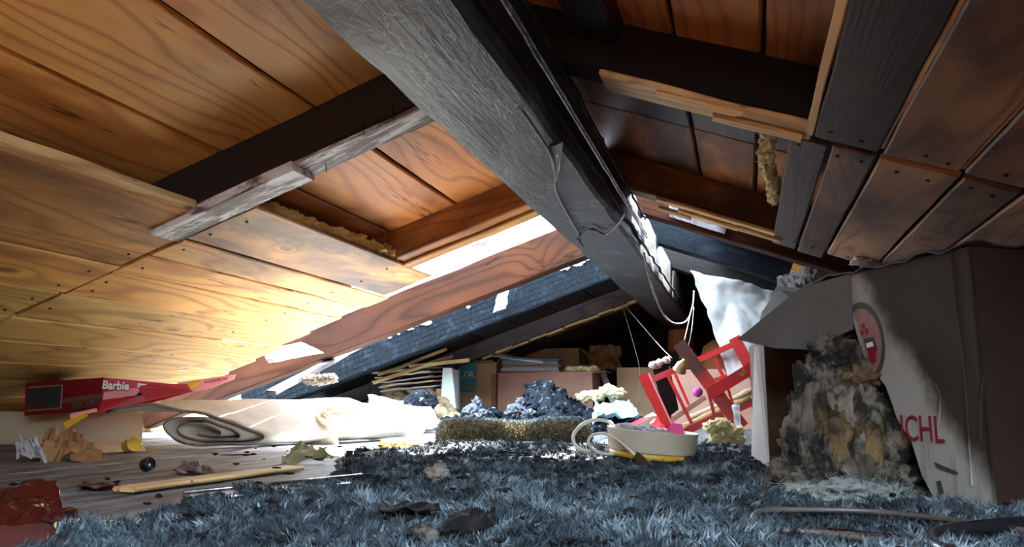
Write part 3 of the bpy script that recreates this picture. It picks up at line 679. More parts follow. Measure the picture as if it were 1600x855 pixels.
# glass wool spilling out of the torn carton
gw = thing('scorched_glass_wool', V((.22, 1.9, 0)), 'big heap of smoke-greyed glass wool spilling out of the torn carton', 'insulation')
bl = []
def bp(u, v, Y, rx, rz, ry=None): bl.append((at(u, v, Y), (rx, ry or rx, rz)))
for a in ((1300, 560, 2.0, .05, .05), (1335, 600, 2.0, .055, .075), (1290, 620, 2.0, .05, .10), (1268, 665, 1.98, .05, .12), (1315, 670, 1.95, .045, .12), (1350, 660, 1.97, .05, .12), (1375, 710, 1.95, .055, .10), (1255, 715, 1.95, .045, .085), (1300, 725, 1.93, .045, .09), (1345, 735, 1.9, .045, .08), (1230, 745, 1.95, .04, .035), (1212, 758, 1.95, .035, .022), (1395, 760, 1.9, .06, .05), (1262, 755, 1.9, .05, .03), (1330, 560, 2.03, .05, .04), (1380, 640, 2.05, .05, .1)): bp(*a)
fluff('wool_mass', bl, woolG, gw, .5, 2.1, 5200, .028, 3, 5)
bl = []
for a in ((1310, 690, 1.90, .025, .075), (1335, 650, 1.93, .022, .06), (1362, 700, 1.89, .028, .06), (1290, 660, 1.92, .018, .07), (1345, 590, 1.95, .04, .025), (1372, 735, 1.88, .02, .05), (1400, 720, 1.93, .02, .04)): bp(*a)
fluff('yellow_core', bl, mottled('browned glass wool', (.15, .10, .045), (.075, .048, .024), 5, .95, .6, .01, c3=(.02, .014, .011), c3t=(.5, .68)), gw, .5, 2.4, 900, .025, 9, 4)
bl = []
for a in ((1290, 775, 1.80, .045, .022), (1325, 768, 1.78, .05, .026), (1355, 775, 1.78, .05, .022), (1385, 772, 1.8, .04, .022), (1250, 768, 1.85, .04, .016), (1315, 785, 1.76, .05, .014)): bp(*a)
fluff('ash_wool', bl, woolA, gw, .55, 2.6, 2200, .03, 15, 4)
# cable loops in the right foreground
def cable(name, px, r, mat, label, cat='cable', z=.022, k=8):
    o = MB().tube(smoothpath([onz(u, v, z) for u, v in px], k), r, 10).build(name, mat, None, True); return props(o, label, cat)
cable('cable', [(1660, 840), (1560, 824), (1480, 812), (1350, 799), (1240, 797), (1190, 800), (1176, 812), (1195, 826), (1290, 835), (1400, 850), (1460, 870)], .0055, cablem, 'grey-brown cable lying in a long loop on the rug before the torn carton')
cable('flat_strap', [(1232, 826), (1300, 832), (1400, 842), (1440, 850), (1500, 862)], .007, redfilm, 'dark flat strap lying inside the cable loop', 'strap', .018)
cable('black_hose', [(1660, 812), (1590, 818), (1500, 826), (1455, 838), (1470, 858), (1540, 880)], .010, blackp, 'glossy black hose bent at the bottom right corner', 'hose', .03)

# ------------------------------------------------------------------ foam underlay roll on the left
e0, e1 = fl(226, 702), fl(424, 700); wv = (e1 - e0); Wd = wv.length; wv.normalize(); axr = V((.44, .90, 0)).normalized(); rc = (e0 + e1) / 2
rl = thing('foam_roll', rc + axr * .4, 'cream foam underlay loosely rolled up with its spiral end facing the camera', 'roll')
def tear(a, sc):
    xn = -.12 + sc * (math.cos(a) + .12); hh = .108 * (1 - .62 * (max(-1, xn) + 1) / 2)
    return (Wd * .5 * xn, hh * (1 + sc * math.sin(a) * (1 if sc > .98 else .98)))
path = [(-Wd * .82, .168), (-Wd * .70, .186), (-Wd * .58, .198), (-Wd * .46, .205)]
for k in range(130):
    t = k / 129; path.append(tear(math.pi * .66 - t * 5.3 * math.pi, 1 - .80 * t ** .9))
Lr = 1.02; P = []; F = []; nl = 24
for j in range(nl + 1):
    t = j / nl; sc = 1 + .05 * math.sin(t * 5)
    for (x_, z_) in path:
        d = .010 * noise.noise(V((x_ * 8, t * 5, z_ * 8)))
        P.append(rc + wv * (x_ * sc * (1 - .12 * t) + d + .05 * math.sin(t * 3) * t) + axr * (t * Lr + .02 * noise.noise(V((x_ * 9, z_ * 9, 1)))) + V((0, 0, max(.008, z_ * (1 + .10 * t) + d))))
m_ = len(path)
for j in range(nl):
    for i in range(m_ - 1): F.append((j * m_ + i, j * m_ + i + 1, (j + 1) * m_ + i + 1, (j + 1) * m_ + i))
o = put('rolled_sheet', P, F, cream, rl, True); md = o.modifiers.new('th', 'SOLIDIFY'); md.thickness = .014; md.offset = 0; o.data.materials.append(foamedge); md.material_offset_rim = 1
# loose lobe folded over at the far end
lb = MB(); c_ = at(552, 655, 3.65); blob_mb(lb, c_ + V((-.02, 0, -.01)), (.13, .20, .095), .12, 1.3, 4, 5, Matrix.Rotation(-.5, 3, 'Z')); lb.build('folded_end', cream, rl, True)
quadsheet('loose_lip', [fl(478, 694), fl(528, 696), at(520, 655, 3.45), at(505, 640, 3.5)], 8, 8, .006, 8, 4, cream, rl, .012, False, True)
# sheets and paper lying in the sun on the floor
props(quadsheet('white_sheet', [fl(345, 712), fl(690, 702), fl(700, 672), fl(560, 662)], 26, 14, .006, 7, 5, paperw, None, .003, False, True), 'white paper sheet lying flat in the sun before the foam roll', 'sheet')
o = quadsheet('white_sheet', [at(585, 676, 4.6), at(690, 664, 4.8), at(672, 634, 5.4), at(575, 618, 5.6)], 16, 12, .035, 4, 7, paperw, None, .004, False, True); props(o, 'buckled white sheet glaring in the sun beyond the foam roll', 'sheet')
# ------------------------------------------------------------------ red toy box on the roll
YO = .22
tb = thing('toy_box', at(150, 645, 2.75), 'crushed red and pink toy carton lying open on the foam roll', 'toy box')
sp = slab('side_panel', [(40, 598, 2.62), (162, 590, 2.74), (156, 641, 2.74), (38, 650, 2.62)], (0, .006, 0), redcard, tb)
slab('back_panel', [(46, 602, 2.78), (168, 594, 2.92), (160, 640, 2.92), (44, 648, 2.78)], (0, .006, 0), redcard, tb)
MB().poly([at(40, 598, 2.62), at(162, 590, 2.74), at(168, 591.5, 2.92), at(46, 599, 2.78)], (0, 0, -.004)).build('top_panel', redcard, tb)
slab('picture', [(44, 607, 2.613), (96, 603, 2.664), (94, 637, 2.664), (43, 641, 2.613)], (0, .002, 0), greenprint, sp)
for q in (((43, 605), (97, 601), (97, 603.2), (44, 607.2)), ((42, 641), (94, 637), (94, 639), (42, 643)), ((96, 601.5), (98, 601.3), (95.5, 639), (93.5, 639))):
    slab('picture_border', [(u, v, 2.612 + (u - 44) * .00098) for u, v in q], (0, .002, 0), rose, sp)
slab('pale_band', [(98, 623, 2.665), (160, 614, 2.73), (159, 622, 2.73), (97, 631, 2.665)], (0, .002, 0), browncard, sp)
lettering("SECURS", at(134, 632, 2.698), at(160, 627, 2.73) - at(110, 637, 2.67), (0, 0, 1), .038, greyprint, sp, .0012, .95)
fp = slab('front_panel', [(162, 590, 2.74), (290, 602, 2.98), (302, 612, 3.0), (215, 636, 2.85), (150, 645, 2.74)], (0, .006, 0), pinkprint, tb)
slab('pale_stripe', [(163, 613, 2.735), (222, 605, 2.843), (212, 618, 2.83), (160, 625, 2.735)], (0, .002, 0), palepink, fp)
slab('red_stripe', [(158, 627, 2.735), (215, 619, 2.84), (292, 603, 2.976), (300, 611, 2.99), (215, 635, 2.845), (153, 644, 2.735)], (0, .002, 0), redbright, fp)
slab('blue_patch', [(196, 620, 2.81), (228, 611, 2.86), (224, 622, 2.86), (178, 640, 2.79)], (0, .002, 0), bluedark, fp)
slab('white_frame', [(215, 599, 2.835), (250, 602, 2.90), (249, 604, 2.90), (219, 602, 2.84), (217, 608, 2.84), (214, 609, 2.835)], (0, .002, 0), whiteprint, fp)
bd_ = at(200, 603, 2.79) - at(164, 601, 2.73)
lettering('Barbie', at(181, 603.5, 2.758), bd_, (0, 0, 1), .054, bluedark, fp, .0040, .82, 'lettering_shadow')
lettering('Barbie', at(181.0, 603.0, 2.752), bd_, (0, 0, 1), .054, whiteprint, fp, .0018, .82)
ep = slab('end_panel', [(276, 598, 2.95), (368, 585, 3.12), (364, 593, 3.12), (330, 606, 3.06), (296, 614, 2.99), (288, 606, 2.97)], (0, .006, 0), palepink, tb)
slab('yellow_label', [(294, 597, 2.978), (313, 594.5, 3.01), (309, 604, 3.01), (290, 608, 2.968)], (0, .002, 0), yellowprint, ep)
lettering('ACCESSORIE ART', at(338, 594.5, 3.052), at(362, 590, 3.1) - at(314, 598.5, 3.0), (0, 0, 1), .018, redprint, ep, .0004, .8)
slab('red_fold', [(215, 606, 2.83), (232, 600, 2.86), (292, 600, 2.968), (298, 610, 2.976), (228, 624, 2.86)], (0, .003, 0), redbright, tb)
slab('white_lining', [(282, 613, 3.0), (345, 600, 3.09), (318, 608, 3.05), (290, 616, 3.01)], (0, .004, 0), whiteprint, tb)
slab('tuck_flap', [(108, 647, 2.64), (150, 638, 2.70), (150, 643, 2.70), (110, 655, 2.64)], (0, .004, 0), palepink, tb)
slab('yellow_tab', [(98, 661, 2.62), (133, 645, 2.66), (137, 650, 2.66), (104, 670, 2.62)], (0, .004, 0), yellowprint, tb)
YO = 0.0
# cream carton under it
cq = carton('cream_carton', [at(-40, 660, 2.98), at(224, 660, 3.16), at(205, 660, 3.5), at(-40, 660, 3.25)], .155, creamcard, 'long low cream carton under the red toy box', th=.005)
props(quadsheet('card_flap', [fl(75, 712) + V((0, 0, .004)), fl(228, 706) + V((0, 0, .004)), fl(222, 696) + V((0, 0, .012)), fl(120, 692) + V((0, 0, .02))], 8, 4, .003, 6, 2, creamcard, None, .003, False), 'thin cream card lying in front of the cream carton', 'card')
# small litter on the left floor
def lathe_thing(name, prof, c, mat, label, cat, rot=None, n=32, sm=True):
    mb = MB().lathe(prof, n=n); mb.v = [(rot @ p if rot is not None else p) for p in mb.v]; z0 = min(p.z for p in mb.v)
    mb.v = [p + V((c[0], c[1], c[2] - z0)) for p in mb.v]; return props(mb.build(name, mat, None, sm), label, cat)
lathe_thing('yellow_cup', [(.0, 0), (.024, 0), (.026, .004), (.030, .055), (.031, .058), (.028, .056), (.024, .006), (.0, .006)], fl(197, 707), yplast, 'small yellow plastic cup tipped over by the foam roll', 'cup', Matrix.Rotation(1.35, 3, 'Y') @ Matrix.Rotation(.3, 3, 'X'))
lathe_thing('film_canister', [(0, 0), (.019, 0), (.021, .003), (.021, .026), (.018, .029), (.016, .024), (0, .024)], fl(224, 738), blackp, 'small black film canister lying on the ash-covered boards', 'canister', Matrix.Rotation(1.2, 3, 'Y'))
lathe_thing('black_pebble', [(0, 0), (.030, 0), (.036, .006), (.036, .013), (.030, .021), (.012, .025), (0, .025)], fl(56, 764), blackp, 'shiny black round pebble near the red plastic film', 'pebble')
props(quadsheet('brown_paper', [fl(60, 724), fl(162, 716), at(128, 694, 2.45), at(72, 676, 2.5)], 14, 10, .035, 11, 3, paperb, None, .002), 'crumpled brown paper standing up at the left edge of the floor', 'paper')
props(quadsheet('grey_paper', [fl(28, 722), fl(74, 724), at(60, 690, 2.3), at(34, 682, 2.35)], 9, 8, .03, 12, 8, paperw, None, .002), 'crumpled grey paper beside the brown paper', 'paper')
props(quadsheet('brown_card_strip', [fl(110, 722), fl(160, 722), at(160, 705, 2.35), at(112, 704, 2.35)], 6, 3, .006, 9, 4, paperb, None, .003), 'short brown card strip lying right of the crumpled brown paper', 'card')
props(quadsheet('grey_flake', [fl(268, 742), fl(334, 744), at(318, 727, 2.1), at(286, 726, 2.1)], 8, 4, .012, 12, 5, purplewood, None, .003), 'thin curled grey flake on the ash-covered boards', 'flake')
props(quadsheet('red_cloth', [fl(120, 769), fl(186, 768), fl(184, 758), fl(130, 757)], 8, 4, .012, 14, 5, brick, None, .003), 'small dark red cloth scrap beside the light wooden slat', 'cloth')
props(quadsheet('red_film', [fl(-30, 836), fl(112, 822), at(96, 772, 1.22), at(-30, 770, 1.25)], 30, 22, .020, 8, 6, redfilm, None, .0015), 'crumpled glossy red plastic film in the left foreground', 'plastic film')
props(quadsheet('red_felt', [fl(-40, 875), fl(205, 850), fl(170, 834), fl(-40, 838)], 16, 6, .010, 9, 2, brick, None, .012), 'flat dark red felt piece at the bottom left corner', 'felt')
props(fluff('foam_strip', [(fl(u, 834) + V((0, 0, .012)), (.03, .02, .010)) for u in (108, 124, 140, 156, 170)], woolP, None, .4, 2, 100, .012, 21, 3), 'thin pale foam strip lying on the red felt', 'foam')
s0, s1 = fl(178, 774), fl(452, 737); d = (s1 - s0)
o = setp(timber('wooden_slat', .075, .012, d.length, freshwood, frame((s0 + s1) / 2 + V((0, .03, .004)), V((d.y, -d.x, 0)), d), None, nseg=14, seed=41), soot=.2); props(o, 'light bare wooden slat on the floor at the left rug edge', 'slat')
mr = thing('metal_rail', fl(420, 775), 'pair of thin metal rails with a pale strip between, left of the rug', 'rail')
for (a, b) in (((285, 786), (565, 757)), ((300, 800), (548, 773))): MB().tube([fl(*a) + V((0, 0, .022)), fl(*b) + V((0, 0, .024))], .0045, 8).build('rod', metal, mr, True)
o = MB().poly([fl(298, 793) + V((0, 0, .016)), fl(540, 768) + V((0, 0, .016)), fl(552, 763) + V((0, 0, .016)), fl(294, 788) + V((0, 0, .016))], (0, 0, .003)).build('strip', palecard, mr)
props(quadsheet('green_scrap', [fl(438, 728), fl(522, 724), at(500, 708, 2.5), at(462, 698, 2.55)], 12, 8, .022, 12, 6, greenscrap, None, .002), 'crumpled faded green scrap at the sunlit rug edge', 'scrap')
props(fluff('wool_tuft', [(fl(u, v) + V((0, 0, .015)), (.06, .05, .022)) for u, v in ((608, 702), (625, 702), (642, 701), (658, 700))], woolY, None, .5, 2.4, 300, .03, 22, 4), 'flat yellow wool tuft lying in the sun before the rolled rug', 'insulation')
# scorched scraps on the rug
props(quadsheet('charred_scrap', [onz(690, 838, .03), onz(772, 822, .03), onz(770, 806, .035), onz(700, 806, .045)], 14, 8, .010, 14, 6, soot, None, .004), 'curled black charred scrap in the rug foreground', 'scrap')
props(fluff('foam_crumb', [(onz(655, 832, .035), (.018, .016, .013)), (onz(672, 838, .032), (.014, .014, .010))], woolG, None, .4, 2, 60, .01, 23, 3), 'pale grey foam crumb beside the black scrap on the rug', 'foam')
props(quadsheet('charred_strip', [onz(590, 805, .03), onz(690, 800, .03), onz(680, 790, .032), onz(600, 797, .03)], 12, 4, .010, 14, 9, soot, None, .003), 'narrow black charred strip on the rug left of the curled scrap', 'scrap')
props(fluff('burnt_lump', [(onz(684, 742, .035), (.03, .025, .022))], foamedge, None, .5, 2.4, 0, .01, 24, 4), 'brown burnt lump sitting on the rug', 'lump')
props(fluff('coal_lump', [(onz(1131, 713, .03), (.02, .018, .018))], soot, None, .35, 1.6, 0, .01, 25, 3), 'small black coal-like lump right of the round tub', 'lump')
mb = MB()
for k in range(260):
    y = random.uniform(1.0, 3.2); x = random.uniform(float(rug_left(y)) - .5, .35 + .2 * y); r = random.uniform(.003, .010)
    blob_mb(mb, (x, y, float(rug_h(np.float64(x), np.float64(y))) + .014), (r * random.uniform(.8, 2.2), r, r * .5), .5, 2, k, 1)
o = mb.build('ash_flakes', soot); props(o, 'black ash flakes strewn over the rug and floor', 'ash', None, 'stuff')

# ------------------------------------------------------------------ round tub with cables
tbc = onz(1021, 714, .03); tbc = V((tbc.x - .02, tbc.y + .11, .012)); tr = .158
tt = thing('round_tub', tbc, 'round shallow cream tub on a yellow ring in front of the red frame', 'tub'); tilt = Matrix.Rotation(.09, 3, 'Y')
mb = MB().lathe([(0, .004), (tr * .95, .004), (tr * .97, .008), (tr * 1.0, .072), (tr * 1.02, .075), (tr * 1.015, .079), (tr * .985, .075), (tr * .95, .014), (0, .012)], n=64); mb.v = [tilt @ p + tbc + V((0, 0, .026)) for p in mb.v]; mb.build('shell', tub, tt, True)
mb = MB().lathe([(tr * .84, 0), (tr * .92, 0), (tr * .95, .010), (tr * .93, .022), (tr * .84, .022), (tr * .84, 0)], n=48); mb.v = [tilt @ p + tbc + V((0, 0, .008)) for p in mb.v]; mb.build('foot_ring', yplast, tt, True)
props(fluff('wool_tuft', [(tbc + V((-.085, -.02, .105)), (.05, .05, .016)), (tbc + V((-.04, .04, .10)), (.06, .06, .018)), (tbc + V((.01, -.02, .092)), (.05, .06, .015))], paperw, None, .5, 2.4, 300, .02, 26, 4), 'white fluff lying inside the round tub', 'insulation')
pk = props(MB().poly([tbc + V((.045, .02, .09)), tbc + V((.115, .02, .085)), tbc + V((.105, .02, .122)), tbc + V((.075, .02, .128))], (0, .04, 0)).build('pink_piece', magenta), 'magenta plastic piece sticking out of the round tub', 'toy')
def cpx(name, pts, r, mat, parent=None, k=7, n=8): return MB().tube(smoothpath([at(*p) for p in pts], k), r, n).build(name, mat, parent, True)
wc = thing('white_cable', fl(930, 708), 'white cable in two loops with a dark plug beside the round tub', 'cable')
cpx('loop', [(958, 668, 2.86), (953, 660, 2.84), (935, 656, 2.8), (912, 662, 2.78), (897, 678, 2.76), (897, 692, 2.74), (906, 702, 2.72), (922, 706, 2.7)], .0065, whitewire, wc)
cpx('loop', [(960, 710, 2.68), (940, 709, 2.68), (924, 700, 2.68), (919, 690, 2.68), (926, 680, 2.68), (944, 678, 2.68), (962, 686, 2.66), (980, 700, 2.62), (998, 716, 2.55)], .0048, whitewire, wc)
barobj('plug', (996, 712, 2.56), (1016, 732, 2.5), 11, .02, blackp, wc)

# ------------------------------------------------------------------ red painted frame
rf = thing('doll_bed', fl(1090, 676), 'red painted slatted doll bed frame toppled on its side at the back', 'doll bed')
for (nm, p, q, w_, dp) in (('post', (1004, 586, 4.2), (1048, 674, 4.2), 14, .05), ('rail', (1008, 598, 4.22), (1074, 570, 4.26), 9, .04), ('post', (1066, 544, 4.15), (1160, 668, 4.15), 20, .05),
    ('rail', (1060, 680, 4.2), (1130, 647, 4.2), 10, .04), ('rail', (1112, 614, 4.1), (1184, 570, 4.05), 17, .04), ('rail', (1080, 567, 4.6), (1150, 537, 4.6), 8, .04), ('post', (1147, 528, 4.6), (1186, 600, 4.6), 17, .05), ('rail', (1138, 646, 4.5), (1184, 625, 4.5), 10, .04), ('rail', (1100, 600, 4.6), (1176, 575, 4.6), 6, .03),
    ('slat', (1042, 584, 4.23), (1081, 662, 4.2), 5, .02), ('slat', (1054, 582, 4.5), (1076, 632, 4.45), 4, .02), ('slat', (1113, 555, 4.6), (1133, 594, 4.6), 5, .02), ('slat', (1104, 600, 4.2), (1118, 656, 4.2), 5, .02), ('slat', (1121, 552, 4.62), (1140, 590, 4.62), 3.5, .02), ('slat', (1137, 605, 4.3), (1151, 652, 4.3), 4, .02)):
    barobj(nm, p, q, w_, dp, redpaint, rf)
barobj('dark_post_tip', (1061, 537, 4.14), (1094, 582, 4.14), 19, .052, mottled('sooty red paint', (.05, .028, .025), (.09, .03, .025), 9, .5, .1), rf)
barobj('peeling_edge', (1013, 583, 4.16), (1052, 668, 4.16), 2.2, .02, palepink, rf)
q = at(1160, 583, 4.02); mb = MB().lathe([(0, -.008), (.008, -.007), (.012, 0), (.016, .002), (.016, .008)], n=16); mb.v = [Matrix.Rotation(math.pi / 2, 3, 'X') @ p for p in mb.v]; mb.v = [V((p.x, -p.y if False else p.y, p.z)) + q for p in mb.v]; mb.build('bolt', brass, rf, True)
rt_ = thing('red_tray', fl(1000, 676), 'red triangular tray with brown inside, left of the red frame', 'tray')
slab('floor_panel', [(966, 672, 4.1), (1028, 648, 4.4), (1030, 670, 4.2), (1020, 676, 4.1)], (0, .01, -.004), browncard, rt_)
slab('rim', [(962, 672, 4.08), (1020, 645, 4.4), (1028, 645, 4.4), (1028, 649, 4.4), (974, 674, 4.08)], (0, .012, 0), redpaint, rt_)
slab('side', [(1002, 676, 4.05), (1028, 648, 4.3), (1042, 672, 4.1), (1040, 680, 4.05)], (0, .012, 0), redpaint, rt_)
bk = thing('black_board', at(1040, 655, 4.4), 'black board with a pale fluffy top leaning inside the red frame', 'board')
slab('panel', [(1020, 578, 4.42), (1045, 572, 4.42), (1060, 640, 4.42), (1044, 652, 4.42), (1030, 618, 4.42)], (0, .03, 0), mottled('matt black', (.004, .004, .004), (.007, .006, .006), 6, .95, .1, spec=.05), bk)
fluff('fluffy_top', [(at(u, v, 4.42), (.022, .03, .018)) for u, v in ((1020, 570), (1030, 567), (1041, 563))], paperw, bk, .4, 2, 120, .015, 31, 3)
props(barobj('pale_stick', (1042, 662, 4.35), (1102, 621, 4.35), 7, .03, strawm, None), 'pale wooden stick lying slanted behind the red slats', 'stick')
for k, (a, b, w_) in enumerate((((1070, 668, 4.45), (1172, 622, 4.5), 13), ((1075, 655, 4.6), (1170, 618, 4.65), 12), ((1140, 628, 4.5), (1180, 608, 4.5), 12))):
    p, q = at(*a), at(*b); m_ = [p.lerp(q, t / 9) + V((0, 0, .012 * noise.noise(V((t, k, 1))))) for t in range(10)]
    o = MB().tube(m_, [w_ / 2 / FPX * 4.5 * random.uniform(.8, 1.15) for _ in m_], 10).build('brown_roll', strawm if k else paperb, None, True)
    props(o, ('long brown paper roll low inside the red frame', 'pale rough roll behind the brown roll in the red frame', 'short pale roll at the right end of the red frame')[k], 'roll')
ball = MB().lathe([(.0001, -.031)] + [(.031 * math.cos(a), .031 * math.sin(a)) for a in [math.radians(-75 + 12.5 * k) for k in range(13)]] + [(.006, .0315), (.005, .036), (.0001, .036)], n=24)
bq = at(1090, 613, 4.75); ball.v = [p + bq for p in ball.v]; props(ball.build('purple_ball', purple, None, True), 'small purple ball held behind the red slats', 'ball')
mb = MB().lathe([(.0001, .07), (.012, .07), (.016, .055), (.030, .04), (.036, .0), (.040, -.004), (.034, -.002), (.027, .036), (.0001, .05)], n=28); R3 = Matrix.Rotation(.5, 3, 'Y') @ Matrix.Rotation(.5, 3, 'X'); bq = at(1062, 578, 4.05); mb.v = [R3 @ p * .9 + bq for p in mb.v]; props(mb.build('brass_bell', brass, None, True), 'pale brass bell hanging at the top of the red frame', 'bell')
props(fluff('wool_tuft', [(at(u, v, 3.75), r) for u, v, r in ((1112, 668, (.035, .03, .03)), (1128, 664, (.04, .03, .03)), (1146, 676, (.04, .03, .03)), (1118, 684, (.03, .03, .03)), (1135, 688, (.03, .03, .02)), (1155, 688, (.025, .03, .02)))], woolP, None, .5, 2.5, 500, .02, 33, 4), 'pale yellow wool tuft under the foot of the red frame', 'insulation')
props(quadsheet('pale_rag', [at(1143, 632, 4.0), at(1155, 632, 4.0), at(1161, 690, 3.9), at(1150, 672, 3.95)], 5, 10, .008, 14, 3, paperw, None, .003), 'narrow pale rag hanging from the red frame', 'rag')

# ------------------------------------------------------------------ cartons and heaps at the back
f1 = carton('fruit_carton', rect_corners(716, 776, 7.1, .35, 640, .0), .575, kraft, 'upright tan fruit carton with teal lettering panel at the back', top=0, flaps=((0, .2, .10), (1, .9, .12)))
Yf = 7.09
slab('teal_panel', [(721, 566, Yf), (744, 568, Yf), (744, 588, Yf), (719, 590, Yf), (718, 580, Yf)], (0, -.002, 0), teal, f1)
slab('teal_band', [(718, 592, Yf), (745, 591, Yf), (745, 599, Yf), (718, 600, Yf)], (0, -.002, 0), teal, f1)
slab('teal_band', [(718, 608, Yf), (744, 608, Yf), (743, 613, Yf), (718, 613, Yf)], (0, -.002, 0), teal, f1)
lettering('AIS', at(732, 584.5, Yf - .006), (1, 0, 0), (0, 0, 1), .062, whiteprint, f1, .001, 1.1)
lettering('FRISCH', at(731.5, 603.8, Yf - .006), (1, 0, 0), (0, 0, 1), .052, teal, f1, .001, .95)
slab('red_spot', [(727, 584, Yf - .008), (731, 583, Yf - .008), (731, 586, Yf - .008), (727, 586, Yf - .008)], (0, -.001, 0), redprint, f1)
slab('corner_strip', [(768, 585, 7.08), (775, 585, 7.08), (774, 640, 7.08), (767, 640, 7.08)], (0, -.003, 0), paperb, f1)
carton('pink_carton', rect_corners(777, 927, 7.0, .4, 640), .47, pinkcard, 'wide pinkish brown carton carrying a stack of papers', flaps=((1, .1, .12),))
for k in range(7):
    z_ = .482 + k * .018; c_ = at(832, 580, 7.18); hw = .29 - .01 * (k % 3); hd = .10
    o = MB().box((c_.x + random.uniform(-.015, .015), c_.y, z_ + .008), (2 * hw, 2 * hd, .013), Matrix.Rotation(random.uniform(-.05, .05), 3, 'Z') @ Matrix.Rotation(.02, 3, 'Y')).build('magazine', (paperw, paperg, paperw, pinkcard, paperw, bluerag, teal)[k])
    props(o, ('lowest pale magazine of the stack on the pinkish carton', 'mint magazine second from the bottom of the stack', 'pale magazine third from the bottom of the stack', 'pinkish magazine in the middle of the stack', 'pale magazine fifth from the bottom of the stack', 'blue-grey magazine second from the top of the stack', 'teal folder on top of the magazine stack')[k], 'magazine', 'magazines on the pinkish carton')
carton('low_carton', rect_corners(806, 906, 7.75, .4, 640), .74, kraft, 'closed tan carton behind the magazine stack', flaps=((1, -.6, .14),))
props(fluff('wool_tuft', [(at(u, v, 7.15), (.06, .05, .028)) for u, v in ((893, 577), (910, 576), (926, 577))], woolP, None, .5, 2.4, 200, .03, 35, 4), 'yellow wool tuft on the right end of the pinkish carton', 'insulation')
props(quadsheet('paper_bag', [at(920, 580, 7.9), at(972, 580, 7.85), at(970, 542, 7.9), at(922, 543, 8.0)], 14, 10, .05, 6, 3, paperb, None, .004), 'crumpled brown paper bag behind the right end of the pinkish carton', 'bag')
props(slab('grey_board', [(938, 585, 7.3), (946, 583, 7.3), (966, 632, 7.2), (954, 632, 7.2)], (0, .02, 0), palecard), 'narrow grey board leaning against the pinkish carton', 'board')
carton('tan_carton', rect_corners(965, 1040, 7.4, .4, 640), .52, kraft, 'tan carton left of the red frame at the back')
carton('rose_carton', rect_corners(1048, 1180, 6.2, .4, 640), .45, pinkcard, 'rose-brown carton seen through the red frame')
o = MB().lathe([(0, 0), (.13, 0), (.135, .02), (.12, .22), (.11, .25), (.10, .25), (.10, .02), (0, .02)], n=6); c_ = at(1064, 550, 8.2); o.v = [p + V((c_.x, c_.y, c_.z)) for p in o.v]; props(o.build('clay_flue', terracotta), 'orange clay flue block under the far end of the ridge beam', 'flue')
stack = MB().box((c_.x, c_.y, c_.z / 2 - .004), (.34, .30, c_.z - .01)); props(stack.build('chimney_base', darkcard), 'dark masonry base under the orange clay flue', 'chimney')
mb = MB().lathe([(0, -.2), (.08, -.2), (.17, -.12), (.20, 0), (.17, .11), (.09, .17), (.05, .18), (.05, .20), (0, .20)], n=32); c_ = at(1128, 560, 7.6); mb.v = [p + c_ for p in mb.v]; props(mb.build('clay_pot', terracotta, None, True), 'round brown clay pot behind the red frame', 'pot')
carton('dark_crate', rect_corners(1085, 1180, 7.35, .5, 640), .425, darkcard, 'dark crate carrying the round clay pot at the back')
# heap of charred rubble in the middle of the floor
def heap(name, u0, u1, Y0, Y1, hf, mat, label, cat, seed, n=260, sz=(.015, .06), chunkmat=None):
    P = []; F = []; nu, nv = 60, 26
    for j in range(nv + 1):
        Yv = Y0 + (Y1 - Y0) * j / nv
        for i in range(nu + 1):
            p = at(u0 + (u1 - u0) * i / nu, 640, Yv); s_, t_ = i / nu, j / nv; ed = min(1, 6 * s_, 6 * (1 - s_), 3 * t_ + .05)
            q = V((p.x * 5, p.y * 5, seed)); h = hf(s_, t_) * ed * (1 + .5 * noise.noise(q) + .35 * noise.noise(q * 2.7)) + .03 * ed * noise.noise(q * 6)
            P.append((p.x, p.y, max(.004, h)))
    for j in range(nv):
        for i in range(nu): a = j * (nu + 1) + i; F.append((a, a + 1, a + nu + 2, a + nu + 1))
    mb = MB().add(P, F); R = random.Random(seed)
    for k in range(n):
        p = V(P[R.randrange(len(P))]); r = R.uniform(*sz); e_ = Matrix.Rotation(R.uniform(0, 3), 3, 'X') @ Matrix.Rotation(R.uniform(0, 3), 3, 'Z')
        blob_mb(mb, p + V((0, 0, r * .3)), (r * R.uniform(.6, 1.8), r, r * R.uniform(.4, .9)), .5, 1.8, k + seed, 2, e_)
    return props(mb.build(name, mat), label, cat, None, 'stuff')
def hump(s_, t_): return   .05 + .23 * math.exp(-((s_ - .50) / .13) ** 2) + .05 * math.exp(-((s_ - .22) / .09) ** 2) + .05 * math.exp(-((s_ - .82) / .1) ** 2)
heap('char_rubble', 690, 1020, 5.0, 6.4, hump, debris, 'heap of blue-black charred rubble before the cartons', 'rubble', 3)
props(fluff('wool_tuft', [(at(u, v, 5.5), (.06, .05, .035)) for u, v in ((915, 620), (932, 618), (950, 610), (962, 614))], woolP, None, .55, 2.5, 400, .03, 37, 4), 'pale yellow wool tuft on the right shoulder of the rubble heap', 'insulation')
props(quadsheet('blue_cloth', [at(925, 655, 5.0), at(1000, 652, 5.0), at(985, 632, 5.4), at(930, 634, 5.4)], 16, 10, .03, 9, 4, bluerag, None, .004), 'pale blue cloth spread on the rubble left of the red frame', 'cloth')
props(fluff('crumpled_foil', [(at(736, 645, 5.2), (.06, .06, .05)), (at(744, 634, 5.3), (.035, .04, .05)), (at(756, 650, 5.15), (.05, .05, .04))], foilm, None, .7, 2.6, 0, .02, 722, 4), 'crumpled pale foil before the fruit carton', 'foil')
